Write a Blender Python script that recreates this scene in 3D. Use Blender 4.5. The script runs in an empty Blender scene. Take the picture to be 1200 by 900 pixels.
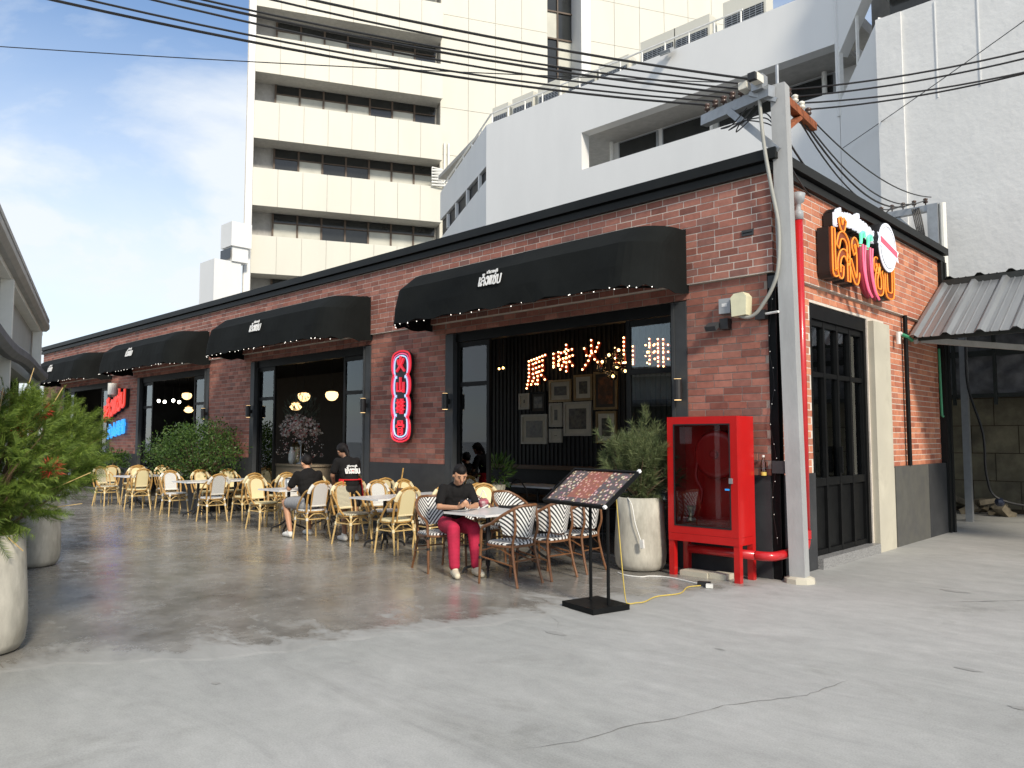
import bpy, math, random
from math import radians as R_, sin, cos, pi
from mathutils import Vector as V, Matrix, Quaternion
random.seed(7)
sc = bpy.context.scene
COL = sc.collection

# ---------------------------------------------------------------- camera
CAM = V((4.041, -8.50, 1.60))
cam_d = bpy.data.cameras.new('camera'); cam = bpy.data.objects.new('camera', cam_d); COL.objects.link(cam)
cam_d.sensor_width = 36; cam_d.lens = 27.37; cam_d.clip_end = 2000; cam_d.clip_start = 0.05
cam.location = CAM; cam.rotation_euler = (R_(90 + 4.04), 0, R_(44.17)); sc.camera = cam

# ---------------------------------------------------------------- sky, sun, exposure
SUN_EL, SUN_DIR = 34.0, (0.93, -0.37)
w = bpy.data.worlds.new('World'); sc.world = w; w.use_nodes = True
nt = w.node_tree; N = nt.nodes; LK = nt.links; N.clear()
sky = N.new('ShaderNodeTexSky'); sky.sky_type = 'NISHITA'; sky.sun_disc = False
sky.sun_elevation = R_(SUN_EL); sky.sun_rotation = math.atan2(SUN_DIR[0], SUN_DIR[1])
sky.air_density = 1.0; sky.dust_density = 0.3; sky.ozone_density = 2.2
bg1 = N.new('ShaderNodeBackground'); bg1.inputs[1].default_value = 0.10
bg2 = N.new('ShaderNodeBackground'); bg2.inputs[0].default_value = (0.90, 0.95, 1.0, 1); bg2.inputs[1].default_value = 0.56
tc = N.new('ShaderNodeTexCoord'); sx = N.new('ShaderNodeSeparateXYZ'); LK.new(tc.outputs['Generated'], sx.inputs[0])
ad = N.new('ShaderNodeMath'); ad.operation = 'ADD'; ad.inputs[1].default_value = 0.28; LK.new(sx.outputs[2], ad.inputs[0])
mx = N.new('ShaderNodeMath'); mx.operation = 'MAXIMUM'; mx.inputs[1].default_value = 0.05; LK.new(ad.outputs[0], mx.inputs[0])
dx = N.new('ShaderNodeMath'); dx.operation = 'DIVIDE'; LK.new(sx.outputs[0], dx.inputs[0]); LK.new(mx.outputs[0], dx.inputs[1])
dy = N.new('ShaderNodeMath'); dy.operation = 'DIVIDE'; LK.new(sx.outputs[1], dy.inputs[0]); LK.new(mx.outputs[0], dy.inputs[1])
cb = N.new('ShaderNodeCombineXYZ'); LK.new(dx.outputs[0], cb.inputs[0]); LK.new(dy.outputs[0], cb.inputs[1])
nz = N.new('ShaderNodeTexNoise'); nz.inputs['Scale'].default_value = 1.15; nz.inputs['Detail'].default_value = 9; nz.inputs['Roughness'].default_value = 0.56
nz.inputs['Distortion'].default_value = 0.35
mpg = N.new('ShaderNodeMapping'); mpg.inputs['Location'].default_value = (3.1, 1.7, 0); LK.new(cb.outputs[0], mpg.inputs[0]); LK.new(mpg.outputs[0], nz.inputs['Vector'])
rp = N.new('ShaderNodeValToRGB'); rp.color_ramp.elements[0].position = 0.41; rp.color_ramp.elements[1].position = 0.57
rp.color_ramp.elements[1].color = (0.93, 0.93, 0.93, 1)
LK.new(nz.outputs['Fac'], rp.inputs[0])
# low haze: cloud cover closes up towards the horizon all round
hz = N.new('ShaderNodeMapRange'); hz.inputs[1].default_value = 0.46; hz.inputs[2].default_value = 0.20; hz.inputs[3].default_value = 0.0; hz.inputs[4].default_value = 0.9
LK.new(sx.outputs[2], hz.inputs[0])
mxx = N.new('ShaderNodeMath'); mxx.operation = 'MAXIMUM'; LK.new(rp.outputs[0], mxx.inputs[0])
hzn = N.new('ShaderNodeMath'); hzn.operation = 'MULTIPLY'; LK.new(hz.outputs[0], hzn.inputs[0])
hzr = N.new('ShaderNodeMapRange'); hzr.inputs[1].default_value = 0.3; hzr.inputs[2].default_value = 0.6; hzr.inputs[3].default_value = 0.45; hzr.inputs[4].default_value = 1.05
LK.new(nz.outputs['Fac'], hzr.inputs[0]); LK.new(hzr.outputs[0], hzn.inputs[1]); LK.new(hzn.outputs[0], mxx.inputs[1])
ms = N.new('ShaderNodeMixShader'); LK.new(mxx.outputs[0], ms.inputs[0]); LK.new(sky.outputs[0], bg1.inputs[0])
LK.new(bg1.outputs[0], ms.inputs[1]); LK.new(bg2.outputs[0], ms.inputs[2])
wo = N.new('ShaderNodeOutputWorld'); LK.new(ms.outputs[0], wo.inputs[0])

sl = bpy.data.lights.new('sun', 'SUN'); sl.energy = 2.2; sl.angle = R_(9); sl.color = (1.0, 0.90, 0.74)
sun = bpy.data.objects.new('sun', sl); COL.objects.link(sun)
sd = V((SUN_DIR[0] * cos(R_(SUN_EL)), SUN_DIR[1] * cos(R_(SUN_EL)), sin(R_(SUN_EL))))
sun.rotation_euler = sd.to_track_quat('Z', 'Y').to_euler(); sun.location = (20, -10, 30)
vs = sc.view_settings; vs.view_transform = 'Standard'; vs.look = 'None'; vs.exposure = 0.88; vs.gamma = 1; vs.use_curve_mapping = False
sc.cycles.max_bounces = 8; sc.cycles.transparent_max_bounces = 16; sc.cycles.caustics_reflective = False; sc.cycles.caustics_refractive = False
sc.cycles.sample_clamp_indirect = 6

# ---------------------------------------------------------------- materials
M = {}
def mat(name, col, rough=0.6, metal=0.0, var=0.12, vs=6.0, bump=0.0, bs=60.0, stain=0.0, stcol=None, ss=0.8, coat=0.0, spec=0.5, emit=None, es=0.0, trans=0.0, stretch=None, rvar=0.0, local=False):
    m = bpy.data.materials.new(name); m.use_nodes = True; M[name] = m
    nt = m.node_tree; n = nt.nodes; l = nt.links; b = n['Principled BSDF']
    b.inputs['Roughness'].default_value = rough; b.inputs['Metallic'].default_value = metal
    b.inputs['Specular IOR Level'].default_value = spec
    if coat: b.inputs['Coat Weight'].default_value = coat; b.inputs['Coat Roughness'].default_value = 0.08
    if emit: b.inputs['Emission Color'].default_value = (*emit, 1); b.inputs['Emission Strength'].default_value = es
    if trans: b.inputs['Transmission Weight'].default_value = trans
    tc = n.new('ShaderNodeTexCoord'); g = n.new('ShaderNodeNewGeometry')
    co = tc.outputs['Object'] if local else g.outputs['Position']
    if stretch:
        mp = n.new('ShaderNodeMapping'); mp.inputs['Scale'].default_value = stretch; l.new(co, mp.inputs[0]); co = mp.outputs[0]
    t = n.new('ShaderNodeTexNoise'); t.inputs['Scale'].default_value = vs; t.inputs['Detail'].default_value = 6; t.inputs['Roughness'].default_value = .6; l.new(co, t.inputs['Vector'])
    r = n.new('ShaderNodeValToRGB'); r.color_ramp.elements[0].position = .3; r.color_ramp.elements[1].position = .7
    r.color_ramp.elements[0].color = (*[min(1, c * (1 - var)) for c in col], 1); r.color_ramp.elements[1].color = (*[min(1, c * (1 + var)) for c in col], 1)
    l.new(t.outputs['Fac'], r.inputs[0]); out = r.outputs[0]
    if stain:
        t2 = n.new('ShaderNodeTexNoise'); t2.inputs['Scale'].default_value = ss; t2.inputs['Detail'].default_value = 8; t2.inputs['Roughness'].default_value = .65; l.new(co, t2.inputs['Vector'])
        r2 = n.new('ShaderNodeValToRGB'); r2.color_ramp.elements[0].position = .46; r2.color_ramp.elements[1].position = .68
        l.new(t2.outputs['Fac'], r2.inputs[0])
        mm = n.new('ShaderNodeMath'); mm.operation = 'MULTIPLY'; mm.inputs[1].default_value = stain; l.new(r2.outputs[0], mm.inputs[0])
        mi = n.new('ShaderNodeMixRGB'); mi.inputs[2].default_value = (*(stcol or [c * .5 for c in col]), 1); l.new(mm.outputs[0], mi.inputs[0]); l.new(out, mi.inputs[1]); out = mi.outputs[0]
    l.new(out, b.inputs['Base Color'])
    if rvar:
        mr = n.new('ShaderNodeMapRange'); mr.inputs[3].default_value = max(.02, rough - rvar); mr.inputs[4].default_value = rough + rvar; l.new(t.outputs['Fac'], mr.inputs[0]); l.new(mr.outputs[0], b.inputs['Roughness'])
    if bump:
        t3 = n.new('ShaderNodeTexNoise'); t3.inputs['Scale'].default_value = bs; t3.inputs['Detail'].default_value = 4; l.new(co, t3.inputs['Vector'])
        bp = n.new('ShaderNodeBump'); bp.inputs['Strength'].default_value = bump; bp.inputs['Distance'].default_value = .01; l.new(t3.outputs['Fac'], bp.inputs['Height']); l.new(bp.outputs[0], b.inputs['Normal'])
    return m

def ramp_mat(name, cols, rough=.7, attr='rnd', bump=.25, bs=90, trans=0.0, grain=.25):
    """colour picked per piece: attribute rnd (joined pieces) plus the object's own random number (single pieces)"""
    m = bpy.data.materials.new(name); m.use_nodes = True; M[name] = m
    nt = m.node_tree; n = nt.nodes; l = nt.links; b = n['Principled BSDF']; b.inputs['Roughness'].default_value = rough; b.inputs['Specular IOR Level'].default_value = .3
    a = n.new('ShaderNodeAttribute'); a.attribute_name = attr; oi = n.new('ShaderNodeObjectInfo')
    s = n.new('ShaderNodeMath'); s.operation = 'ADD'; l.new(a.outputs['Fac'], s.inputs[0]); l.new(oi.outputs['Random'], s.inputs[1])
    f = n.new('ShaderNodeMath'); f.operation = 'FRACT'; l.new(s.outputs[0], f.inputs[0])
    r = n.new('ShaderNodeValToRGB'); e = r.color_ramp.elements
    while len(e) < len(cols): e.new(.5)
    for i, c in enumerate(cols): e[i].position = i / (len(cols) - 1); e[i].color = (*c, 1)
    l.new(f.outputs[0], r.inputs[0])
    g = n.new('ShaderNodeNewGeometry'); t = n.new('ShaderNodeTexNoise'); t.inputs['Scale'].default_value = 14; t.inputs['Detail'].default_value = 7; t.inputs['Roughness'].default_value = .7; l.new(g.outputs['Position'], t.inputs['Vector'])
    mr = n.new('ShaderNodeMapRange'); mr.inputs[1].default_value = .25; mr.inputs[2].default_value = .75; mr.inputs[3].default_value = 1 - grain; mr.inputs[4].default_value = 1 + grain; l.new(t.outputs['Fac'], mr.inputs[0])
    mu = n.new('ShaderNodeMixRGB'); mu.blend_type = 'MULTIPLY'; mu.inputs[0].default_value = 1; l.new(r.outputs[0], mu.inputs[1]); l.new(mr.outputs[0], mu.inputs[2]); l.new(mu.outputs[0], b.inputs['Base Color'])
    if bump:
        t3 = n.new('ShaderNodeTexNoise'); t3.inputs['Scale'].default_value = bs; t3.inputs['Detail'].default_value = 5; l.new(g.outputs['Position'], t3.inputs['Vector'])
        bp = n.new('ShaderNodeBump'); bp.inputs['Strength'].default_value = bump; bp.inputs['Distance'].default_value = .006; l.new(t3.outputs['Fac'], bp.inputs['Height']); l.new(bp.outputs[0], b.inputs['Normal'])
    if trans:
        tr = n.new('ShaderNodeBsdfTranslucent'); l.new(mu.outputs[0], tr.inputs[0]); mxs = n.new('ShaderNodeMixShader'); mxs.inputs[0].default_value = trans
        l.new(b.outputs[0], mxs.inputs[1]); l.new(tr.outputs[0], mxs.inputs[2]); l.new(mxs.outputs[0], n['Material Output'].inputs[0])
    return m

def emis(name, col, s):
    m = bpy.data.materials.new(name); m.use_nodes = True; M[name] = m; b = m.node_tree.nodes['Principled BSDF']
    b.inputs['Base Color'].default_value = (*[c * .6 for c in col], 1); b.inputs['Emission Color'].default_value = (*col, 1); b.inputs['Emission Strength'].default_value = s; b.inputs['Roughness'].default_value = .3
    return m

def glass_mat(name, tint=(1, 1, 1), rough=0.0, k=1.0):
    m = bpy.data.materials.new(name); m.use_nodes = True; M[name] = m; nt = m.node_tree; n = nt.nodes; l = nt.links; n.remove(n['Principled BSDF'])
    tr = n.new('ShaderNodeBsdfTransparent'); tr.inputs[0].default_value = (*tint, 1); gl = n.new('ShaderNodeBsdfGlossy'); gl.inputs['Roughness'].default_value = rough; gl.inputs[0].default_value = (.9, .95, 1, 1)
    fr = n.new('ShaderNodeFresnel'); fr.inputs[0].default_value = 1.5
    mu = n.new('ShaderNodeMath'); mu.operation = 'MULTIPLY'; mu.use_clamp = True; mu.inputs[1].default_value = k; l.new(fr.outputs[0], mu.inputs[0])
    x = n.new('ShaderNodeMixShader'); l.new(mu.outputs[0], x.inputs[0]); l.new(tr.outputs[0], x.inputs[1]); l.new(gl.outputs[0], x.inputs[2]); l.new(x.outputs[0], n['Material Output'].inputs[0])
    return m

def stripe_mat(name, c1, c2, k, chev=True, duty=.5, rough=.55):
    """woven stripes from the stored vector attribute uvw (x across, y along)"""
    m = bpy.data.materials.new(name); m.use_nodes = True; M[name] = m; nt = m.node_tree; n = nt.nodes; l = nt.links; b = n['Principled BSDF']; b.inputs['Roughness'].default_value = rough
    a = n.new('ShaderNodeAttribute'); a.attribute_name = 'uvw'; s = n.new('ShaderNodeSeparateXYZ'); l.new(a.outputs['Vector'], s.inputs[0])
    ab = n.new('ShaderNodeMath'); ab.operation = 'ABSOLUTE'; l.new(s.outputs[0], ab.inputs[0])
    if chev:
        su = n.new('ShaderNodeMath'); su.operation = 'SUBTRACT'; l.new(s.outputs[1], su.inputs[0]); l.new(ab.outputs[0], su.inputs[1])
        mu = n.new('ShaderNodeMath'); mu.operation = 'MULTIPLY'; mu.inputs[1].default_value = k; l.new(su.outputs[0], mu.inputs[0])
        f = n.new('ShaderNodeMath'); f.operation = 'FRACT'; l.new(mu.outputs[0], f.inputs[0]); g = n.new('ShaderNodeMath'); g.operation = 'GREATER_THAN'; g.inputs[1].default_value = duty; l.new(f.outputs[0], g.inputs[0]); fac = g.outputs[0]
    else:
        ck = n.new('ShaderNodeTexChecker'); ck.inputs['Scale'].default_value = k; mp = n.new('ShaderNodeMapping'); mp.inputs['Rotation'].default_value = (0, 0, R_(45)); l.new(a.outputs['Vector'], mp.inputs[0]); l.new(mp.outputs[0], ck.inputs[0]); fac = ck.outputs['Fac']
    mi = n.new('ShaderNodeMixRGB'); mi.inputs[1].default_value = (*c1, 1); mi.inputs[2].default_value = (*c2, 1); l.new(fac, mi.inputs[0]); l.new(mi.outputs[0], b.inputs['Base Color'])
    return m

mat('driveway', (.36, .365, .36), .7, var=.16, vs=2.2, bump=.25, bs=45, stain=.55, stcol=(.26, .262, .255), ss=.55, stretch=(.55, 1.2, 1))
mat('crack', (.17, .17, .165), .9)
mat('slab_edge', (.29, .29, .28), .9)
mat('mortar_light', (.66, .60, .53), .9, bump=.2)
mat('mortar_dark', (.33, .27, .23), .9, bump=.2)
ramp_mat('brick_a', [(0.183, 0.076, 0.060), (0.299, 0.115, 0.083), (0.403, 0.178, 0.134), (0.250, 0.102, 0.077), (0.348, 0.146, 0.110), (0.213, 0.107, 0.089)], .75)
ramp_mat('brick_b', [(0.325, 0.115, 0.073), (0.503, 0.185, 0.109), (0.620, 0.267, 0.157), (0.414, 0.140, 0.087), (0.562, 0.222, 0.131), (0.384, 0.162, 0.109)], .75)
mat('charcoal', (.038, .040, .044), .6, spec=.25, var=.15, vs=3, stain=.35, stcol=(.085, .088, .09), ss=1.3, bump=.08)
mat('charcoal_patch', (.095, .094, .085), .6, var=.12, stain=.5, stcol=(.06, .062, .07), ss=2.5)
mat('black_steel', (.008, .0085, .009), .45, var=.2, spec=.10)
mat('grey_steel_dark', (.045, .049, .053), .5, var=.1, spec=.25)
mat('cornice', (.010, .0112, .0112), .5, var=.2, vs=2, spec=.22)
mat('canvas', (.008, .0092, .0092), .85, spec=.12, var=.25, vs=1.6, bump=.5, bs=7)
mat('white_print', (.75, .75, .74), .6)
mat('concrete_raw', (.52, .49, .40), .8, var=.12, vs=4, bump=.2, stain=.4, stcol=(.35, .33, .28), ss=2)
mat('planter_concrete', (.46, .44, .38), .75, var=.2, vs=9, bump=.2, bs=40, stain=.85, stcol=(.25, .235, .19), ss=3.2, local=False, stretch=(1, 1, .4))
mat('granite', (.25, .25, .25), .4, var=.8, vs=80)
mat('white_paint', (.74, .745, .74), .6, var=.03, vs=.7, stain=.25, stcol=(.62, .63, .63), ss=.5, bump=.1, bs=12, stretch=(1, 1, .3))
mat('tower_panel', (.62, .605, .53), .6, var=.035, vs=.6, stain=.2, stcol=(.56, .545, .48), ss=.4, stretch=(1, 1, .25))
mat('tower_joint', (.45, .44, .41), .8)
mat('soffit', (.42, .41, .39), .8)
mat('roughcast', (.68, .685, .68), .85, var=.05, vs=2, bump=.75, bs=9, stain=.2, stcol=(.58, .585, .58), ss=.6)
mat('window_dark', (.02, .022, .022), .12, spec=.6, var=.3, vs=.8)
mat('blind', (.50, .50, .44), .5, var=.12, vs=1.2)
mat('mullion_brown', (.10, .07, .05), .6)
mat('galv', (.36, .38, .40), .45, metal=.55, var=.1, vs=10)
mat('pole_concrete', (.36, .37, .375), .75, var=.1, vs=5, bump=.2, stain=.5, stcol=(.24, .245, .25), ss=3, stretch=(1, 1, .3))
mat('rust', (.26, .075, .025), .8, var=.35, vs=18, bump=.2)
mat('insulator', (.07, .04, .03), .25)
mat('porcelain', (.72, .70, .62), .3)
mat('cable_black', (.010, .010, .011), .5)
mat('pvc_grey', (.33, .33, .30), .6, var=.08)
mat('red_paint', (.50, .012, .012), .28, var=.08, vs=3, coat=.4)
mat('red_pipe', (.48, .012, .016), .3, var=.1, vs=6, coat=.3)
mat('red_hose', (.45, .014, .016), .4)
mat('brass', (.35, .28, .16), .35, metal=.9)
glass_mat('glass', (.80, .86, .86), 0, 1.6)
glass_mat('glass_clear', (.93, .94, .94), 0, 1.2)
glass_mat('glass_globe', (1.0, .9, .75), 0, 1.5)
mat('interior_dark', (.012, .012, .013), .6, var=.3)
mat('interior_warm', (.05, .042, .034), .7)
mat('interior_wood', (.10, .055, .03), .5, var=.3, vs=3, stretch=(1, 8, 8))
mat('floor_tile', (.06, .055, .05), .25, var=.2)
mat('gold_frame', (.28, .20, .10), .4, metal=.3, var=.2)
mat('silver_frame', (.42, .39, .33), .45, var=.15)
mat('mount_board', (.50, .46, .37), .8)
mat('print_dark', (.07, .065, .055), .4, var=.8, vs=14, stain=.5, stcol=(.22, .18, .12), ss=8)
mat('print_orange', (.07, .035, .02), .4, var=.7, vs=9, stain=.7, stcol=(.40, .13, .04), ss=6)
emis('bulb', (1.0, .62, .26), 6.0); emis('bulb_white', (1.0, .93, .80), 5.0); emis('globe', (1.0, .66, .30), 1.5); emis('fairy', (1, .96, .88), 1.0)
mat('letter_red', (.40, .05, .02), .5)
mat('neon_red', (.75, .03, .05), .35, emit=(1, .03, .06), es=.3); mat('neon_pink', (.70, .10, .22), .35, emit=(1, .12, .3), es=.35)
mat('neon_blue', (.45, .65, .9), .35, emit=(.45, .72, 1), es=.45)
mat('neon_orange', (.85, .27, .03), .35, emit=(1, .30, .03), es=.3); mat('letter_face', (.24, .05, .015), .5)
mat('neon_white', (.80, .82, .90), .35, emit=(.85, .88, 1), es=.22); mat('neon_green', (.15, .75, .42), .35, emit=(.15, 1, .5), es=.35)
mat('chili', (.30, .02, .04), .4); mat('chili_tube', (.75, .16, .25), .35, emit=(1, .15, .3), es=.3)
mat('sign_red_flat', (.62, .03, .025), .4, emit=(1, .06, .03), es=.35); mat('sign_blue_flat', (.03, .30, .85), .4, emit=(.05, .42, 1), es=.5)
mat('badge_red', (.75, .12, .20), .5)
mat('bamboo', (.46, .27, .085), .45, var=.22, vs=25); mat('bamboo_pale', (.62, .44, .19), .45, var=.15, vs=25)
mat('wrap', (.76, .66, .42), .6, var=.06); mat('wrap_white', (.74, .72, .66), .6)
stripe_mat('weave_cream', (.74, .62, .33), (.82, .74, .48), 150, chev=False)
stripe_mat('weave_white', (.40, .41, .40), (.80, .80, .78), 110, chev=False)
stripe_mat('weave_dot', (.17, .15, .11), (.74, .69, .52), 75, chev=False)
stripe_mat('chevron', (.012, .013, .02), (.76, .76, .74), 19, chev=True, duty=.45)
mat('brown_frame', (.17, .075, .032), .35, var=.25, vs=20); mat('brown_dark', (.06, .03, .018), .4)
mat('marble', (.78, .78, .78), .25, var=.05, vs=3); mat('iron', (.016, .016, .017), .5)
mat('skin', (.52, .28, .17), .55, var=.06, vs=10); mat('skin_dark', (.30, .16, .10), .55, var=.06); mat('skin_tan', (.46, .24, .14), .55, var=.05)
mat('hair', (.009, .007, .007), .6, var=.3, vs=60, spec=.25, bump=.5, bs=120); mat('black_cloth', (.012, .0115, .012), .9, spec=.2, bump=.6, bs=14); mat('red_trousers', (.40, .012, .05), .85, var=.2, vs=9, bump=.8, bs=11)
mat('red_cloth', (.62, .012, .02), .75, bump=.2, bs=25); mat('grey_cloth', (.30, .31, .33), .85, bump=.3, bs=25); mat('black_shorts', (.010, .009, .011), .85)
mat('shoe', (.66, .60, .46), .6); mat('shoe_white', (.78, .77, .73), .6); mat('phone_dark', (.02, .025, .045), .2); mat('lip', (.42, .14, .11), .5); mat('eye', (.015, .01, .01), .3)
mat('plastic_black', (.014, .014, .015), .45); mat('plastic_white', (.75, .75, .72), .45); mat('plastic_grey', (.34, .36, .38), .5); mat('cream_box', (.70, .68, .48), .5)
mat('yellow_cord', (.60, .45, .10), .5); mat('floral', (.32, .07, .10), .8, var=.5, vs=25, stain=.9, stcol=(.65, .6, .6), ss=14); mat('corner_white', (.8, .8, .8), .4)
mat('metal_sheet', (.30, .315, .33), .34, metal=.6, var=.18, vs=1.3, stretch=(6, .4, .4), stain=.3, stcol=(.33, .34, .34), ss=.8)
mat('metal_dark', (.028, .034, .033), .5, metal=.3, var=.2); mat('block_dirty', (.16, .145, .10), .9, var=.35, vs=2.5, bump=.4, bs=20, stain=.7, stcol=(.06, .055, .045), ss=1.0)
mat('soil', (.06, .045, .03), .95, var=.4, vs=30, bump=.6); mat('rubble', (.20, .17, .12), .95, var=.4, vs=8); mat('beige_box', (.26, .21, .15), .6, var=.08)
mat('left_white', (.78, .77, .71), .6, var=.05); mat('left_grey', (.42, .43, .41), .7, var=.06, stain=.3, stcol=(.34, .35, .33), ss=1.2); mat('tarp', (.13, .135, .15), .6, var=.3, bump=.4, bs=12); mat('gutter', (.36, .35, .33), .5)
mat('dark_green_glass', (.035, .05, .035), .12, spec=.7); mat('green_pipe', (.05, .30, .15), .4); mat('trunk', (.13, .085, .05), .9, var=.3, vs=20, bump=.5)
ramp_mat('leaf_feather', [(.075, .13, .022), (.15, .235, .036), (.23, .31, .058), (.10, .175, .03)], .55, trans=.35, bump=0, grain=.2)
ramp_mat('leaf_pine', [(.075, .11, .045), (.14, .18, .075), (.22, .245, .115), (.10, .14, .055)], .55, trans=.25, bump=0, grain=.2)
ramp_mat('leaf_bush', [(.022, .055, .012), (.05, .105, .02), (.085, .145, .03), (.035, .075, .015)], .45, trans=.25, bump=0, grain=.2)
ramp_mat('flower_red', [(.5, .03, .02), (.65, .10, .06), (.42, .02, .02)], .6, trans=.3, bump=0)
ramp_mat('flower_mix', [(.75, .72, .68), (.78, .76, .72), (.66, .40, .38), (.78, .75, .70), (.45, .05, .05), (.75, .73, .69), (.78, .76, .72)], .6, trans=.3, bump=0)
ramp_mat('leaf_grey', [(.05, .07, .05), (.09, .11, .085), (.13, .15, .12)], .6, trans=.2, bump=0)

# patio: sealed, polished concrete with worn pale scuffs, glossy
def patio_mat():
    m = bpy.data.materials.new('patio'); m.use_nodes = True; M['patio'] = m; nt = m.node_tree; n = nt.nodes; l = nt.links; b = n['Principled BSDF']
    g = n.new('ShaderNodeNewGeometry'); P = g.outputs['Position']
    def noise(s, d=8, ro=.62, st=None, dist=0):
        co = P
        if st: mp = n.new('ShaderNodeMapping'); mp.inputs['Scale'].default_value = st; l.new(P, mp.inputs[0]); co = mp.outputs[0]
        t = n.new('ShaderNodeTexNoise'); t.inputs['Scale'].default_value = s; t.inputs['Detail'].default_value = d; t.inputs['Roughness'].default_value = ro; t.inputs['Distortion'].default_value = dist; l.new(co, t.inputs['Vector']); return t.outputs['Fac']
    def ramp(f, p0, c0, p1, c1):
        r = n.new('ShaderNodeValToRGB'); r.color_ramp.elements[0].position = p0; r.color_ramp.elements[1].position = p1; r.color_ramp.elements[0].color = (*c0, 1); r.color_ramp.elements[1].color = (*c1, 1); l.new(f, r.inputs[0]); return r.outputs[0]
    base = ramp(noise(.55), .34, (.165, .155, .138), .68, (.33, .318, .294))
    fine = ramp(noise(5, 9, .7), .3, (.78, .78, .78), .72, (1.2, 1.2, 1.2))
    mu = n.new('ShaderNodeMixRGB'); mu.blend_type = 'MULTIPLY'; mu.inputs[0].default_value = 1; l.new(base, mu.inputs[1]); l.new(fine, mu.inputs[2])
    # scuffs: denser towards the worn edge (attribute edge: 1 at the edge)
    a = n.new('ShaderNodeAttribute'); a.attribute_name = 'edge'
    sc_ = noise(1.5, 11, .74, (1, 1.7, 1), .25)
    ad = n.new('ShaderNodeMath'); ad.operation = 'MULTIPLY_ADD'; ad.inputs[1].default_value = .32; l.new(a.outputs['Fac'], ad.inputs[0]); l.new(sc_, ad.inputs[2])
    mk = ramp(ad.outputs[0], .60, (0, 0, 0), .70, (1, 1, 1))
    mi = n.new('ShaderNodeMixRGB'); l.new(ramp(noise(1.6, 10, .68, (.5, 1.5, 1), 1.6), .3, (.285, .288, .276), .7, (.40, .40, .388)), mi.inputs[2])
    mm = n.new('ShaderNodeMath'); mm.operation = 'MULTIPLY'; mm.inputs[1].default_value = .93; l.new(mk, mm.inputs[0]); l.new(mm.outputs[0], mi.inputs[0]); l.new(mu.outputs[0], mi.inputs[1]); l.new(mi.outputs[0], b.inputs['Base Color'])
    r1 = n.new('ShaderNodeMapRange'); r1.inputs[1].default_value = .35; r1.inputs[2].default_value = .7; r1.inputs[3].default_value = .16; r1.inputs[4].default_value = .36; l.new(noise(2.2, 8, .7), r1.inputs[0])
    r2 = n.new('ShaderNodeMath'); r2.operation = 'MULTIPLY_ADD'; r2.inputs[1].default_value = .35; l.new(mk, r2.inputs[0]); l.new(r1.outputs[0], r2.inputs[2]); l.new(r2.outputs[0], b.inputs['Roughness'])
    bp = n.new('ShaderNodeBump'); bp.inputs['Strength'].default_value = .06; bp.inputs['Distance'].default_value = .01; l.new(noise(9, 5), bp.inputs['Height']); l.new(bp.outputs[0], b.inputs['Normal'])
patio_mat()

def driveway_mat():
    m = M['driveway']; nt = m.node_tree; n = nt.nodes; l = nt.links; n.clear(); b = n.new('ShaderNodeBsdfPrincipled'); o = n.new('ShaderNodeOutputMaterial'); l.new(b.outputs[0], o.inputs[0]); b.inputs['Specular IOR Level'].default_value = .35
    g = n.new('ShaderNodeNewGeometry'); P = g.outputs['Position']
    def noise(s, d=8, ro=.62, st=None, dist=0, rot=0):
        mp = n.new('ShaderNodeMapping'); mp.inputs['Scale'].default_value = st or (1, 1, 1); mp.inputs['Rotation'].default_value = (0, 0, rot); l.new(P, mp.inputs[0])
        t = n.new('ShaderNodeTexNoise'); t.inputs['Scale'].default_value = s; t.inputs['Detail'].default_value = d; t.inputs['Roughness'].default_value = ro; t.inputs['Distortion'].default_value = dist; l.new(mp.outputs[0], t.inputs['Vector']); return t.outputs['Fac']
    def ramp(f, p0, c0, p1, c1):
        r = n.new('ShaderNodeValToRGB'); r.color_ramp.elements[0].position = p0; r.color_ramp.elements[1].position = p1; r.color_ramp.elements[0].color = (*c0, 1); r.color_ramp.elements[1].color = (*c1, 1); l.new(f, r.inputs[0]); return r.outputs[0]
    col = ramp(noise(.30, 6, .6), .32, (.350, .356, .345), .68, (.455, .455, .448))
    def mul(f):
        x = n.new('ShaderNodeMixRGB'); x.blend_type = 'MULTIPLY'; x.inputs[0].default_value = 1; l.new(mul.c, x.inputs[1]); l.new(f, x.inputs[2]); mul.c = x.outputs[0]
    mul.c = col
    mul(ramp(noise(1.6, 10, .68, (.5, 1.5, 1), 1.6, .75), .30, (.86, .86, .86), .70, (1.08, 1.08, 1.07)))      # trowel sweeps
    mul(ramp(noise(6, 9, .75), .30, (.90, .90, .90), .70, (1.07, 1.07, 1.07)))
    mul(ramp(noise(.8, 11, .72, (1, 1, 1), .6), .57, (1, 1, 1), .76, (.70, .70, .68)))                              # damp and dirt stains
    mul(ramp(noise(.45, 8, .7, (.35, 2.2, 1), .4, .78), .58, (1, 1, 1), .72, (.80, .80, .79)))                       # tyre sweeps
    mul(ramp(noise(90, 3, .6), .33, (.86, .86, .86), .6, (1.03, 1.03, 1.03)))
    l.new(mul.c, b.inputs['Base Color'])
    r1 = n.new('ShaderNodeMapRange'); r1.inputs[3].default_value = .45; r1.inputs[4].default_value = .8; l.new(noise(2, 8, .7), r1.inputs[0]); l.new(r1.outputs[0], b.inputs['Roughness'])
    bp = n.new('ShaderNodeBump'); bp.inputs['Strength'].default_value = .22; bp.inputs['Distance'].default_value = .008; l.new(noise(38, 6, .7), bp.inputs['Height']); l.new(bp.outputs[0], b.inputs['Normal'])
driveway_mat()

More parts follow.
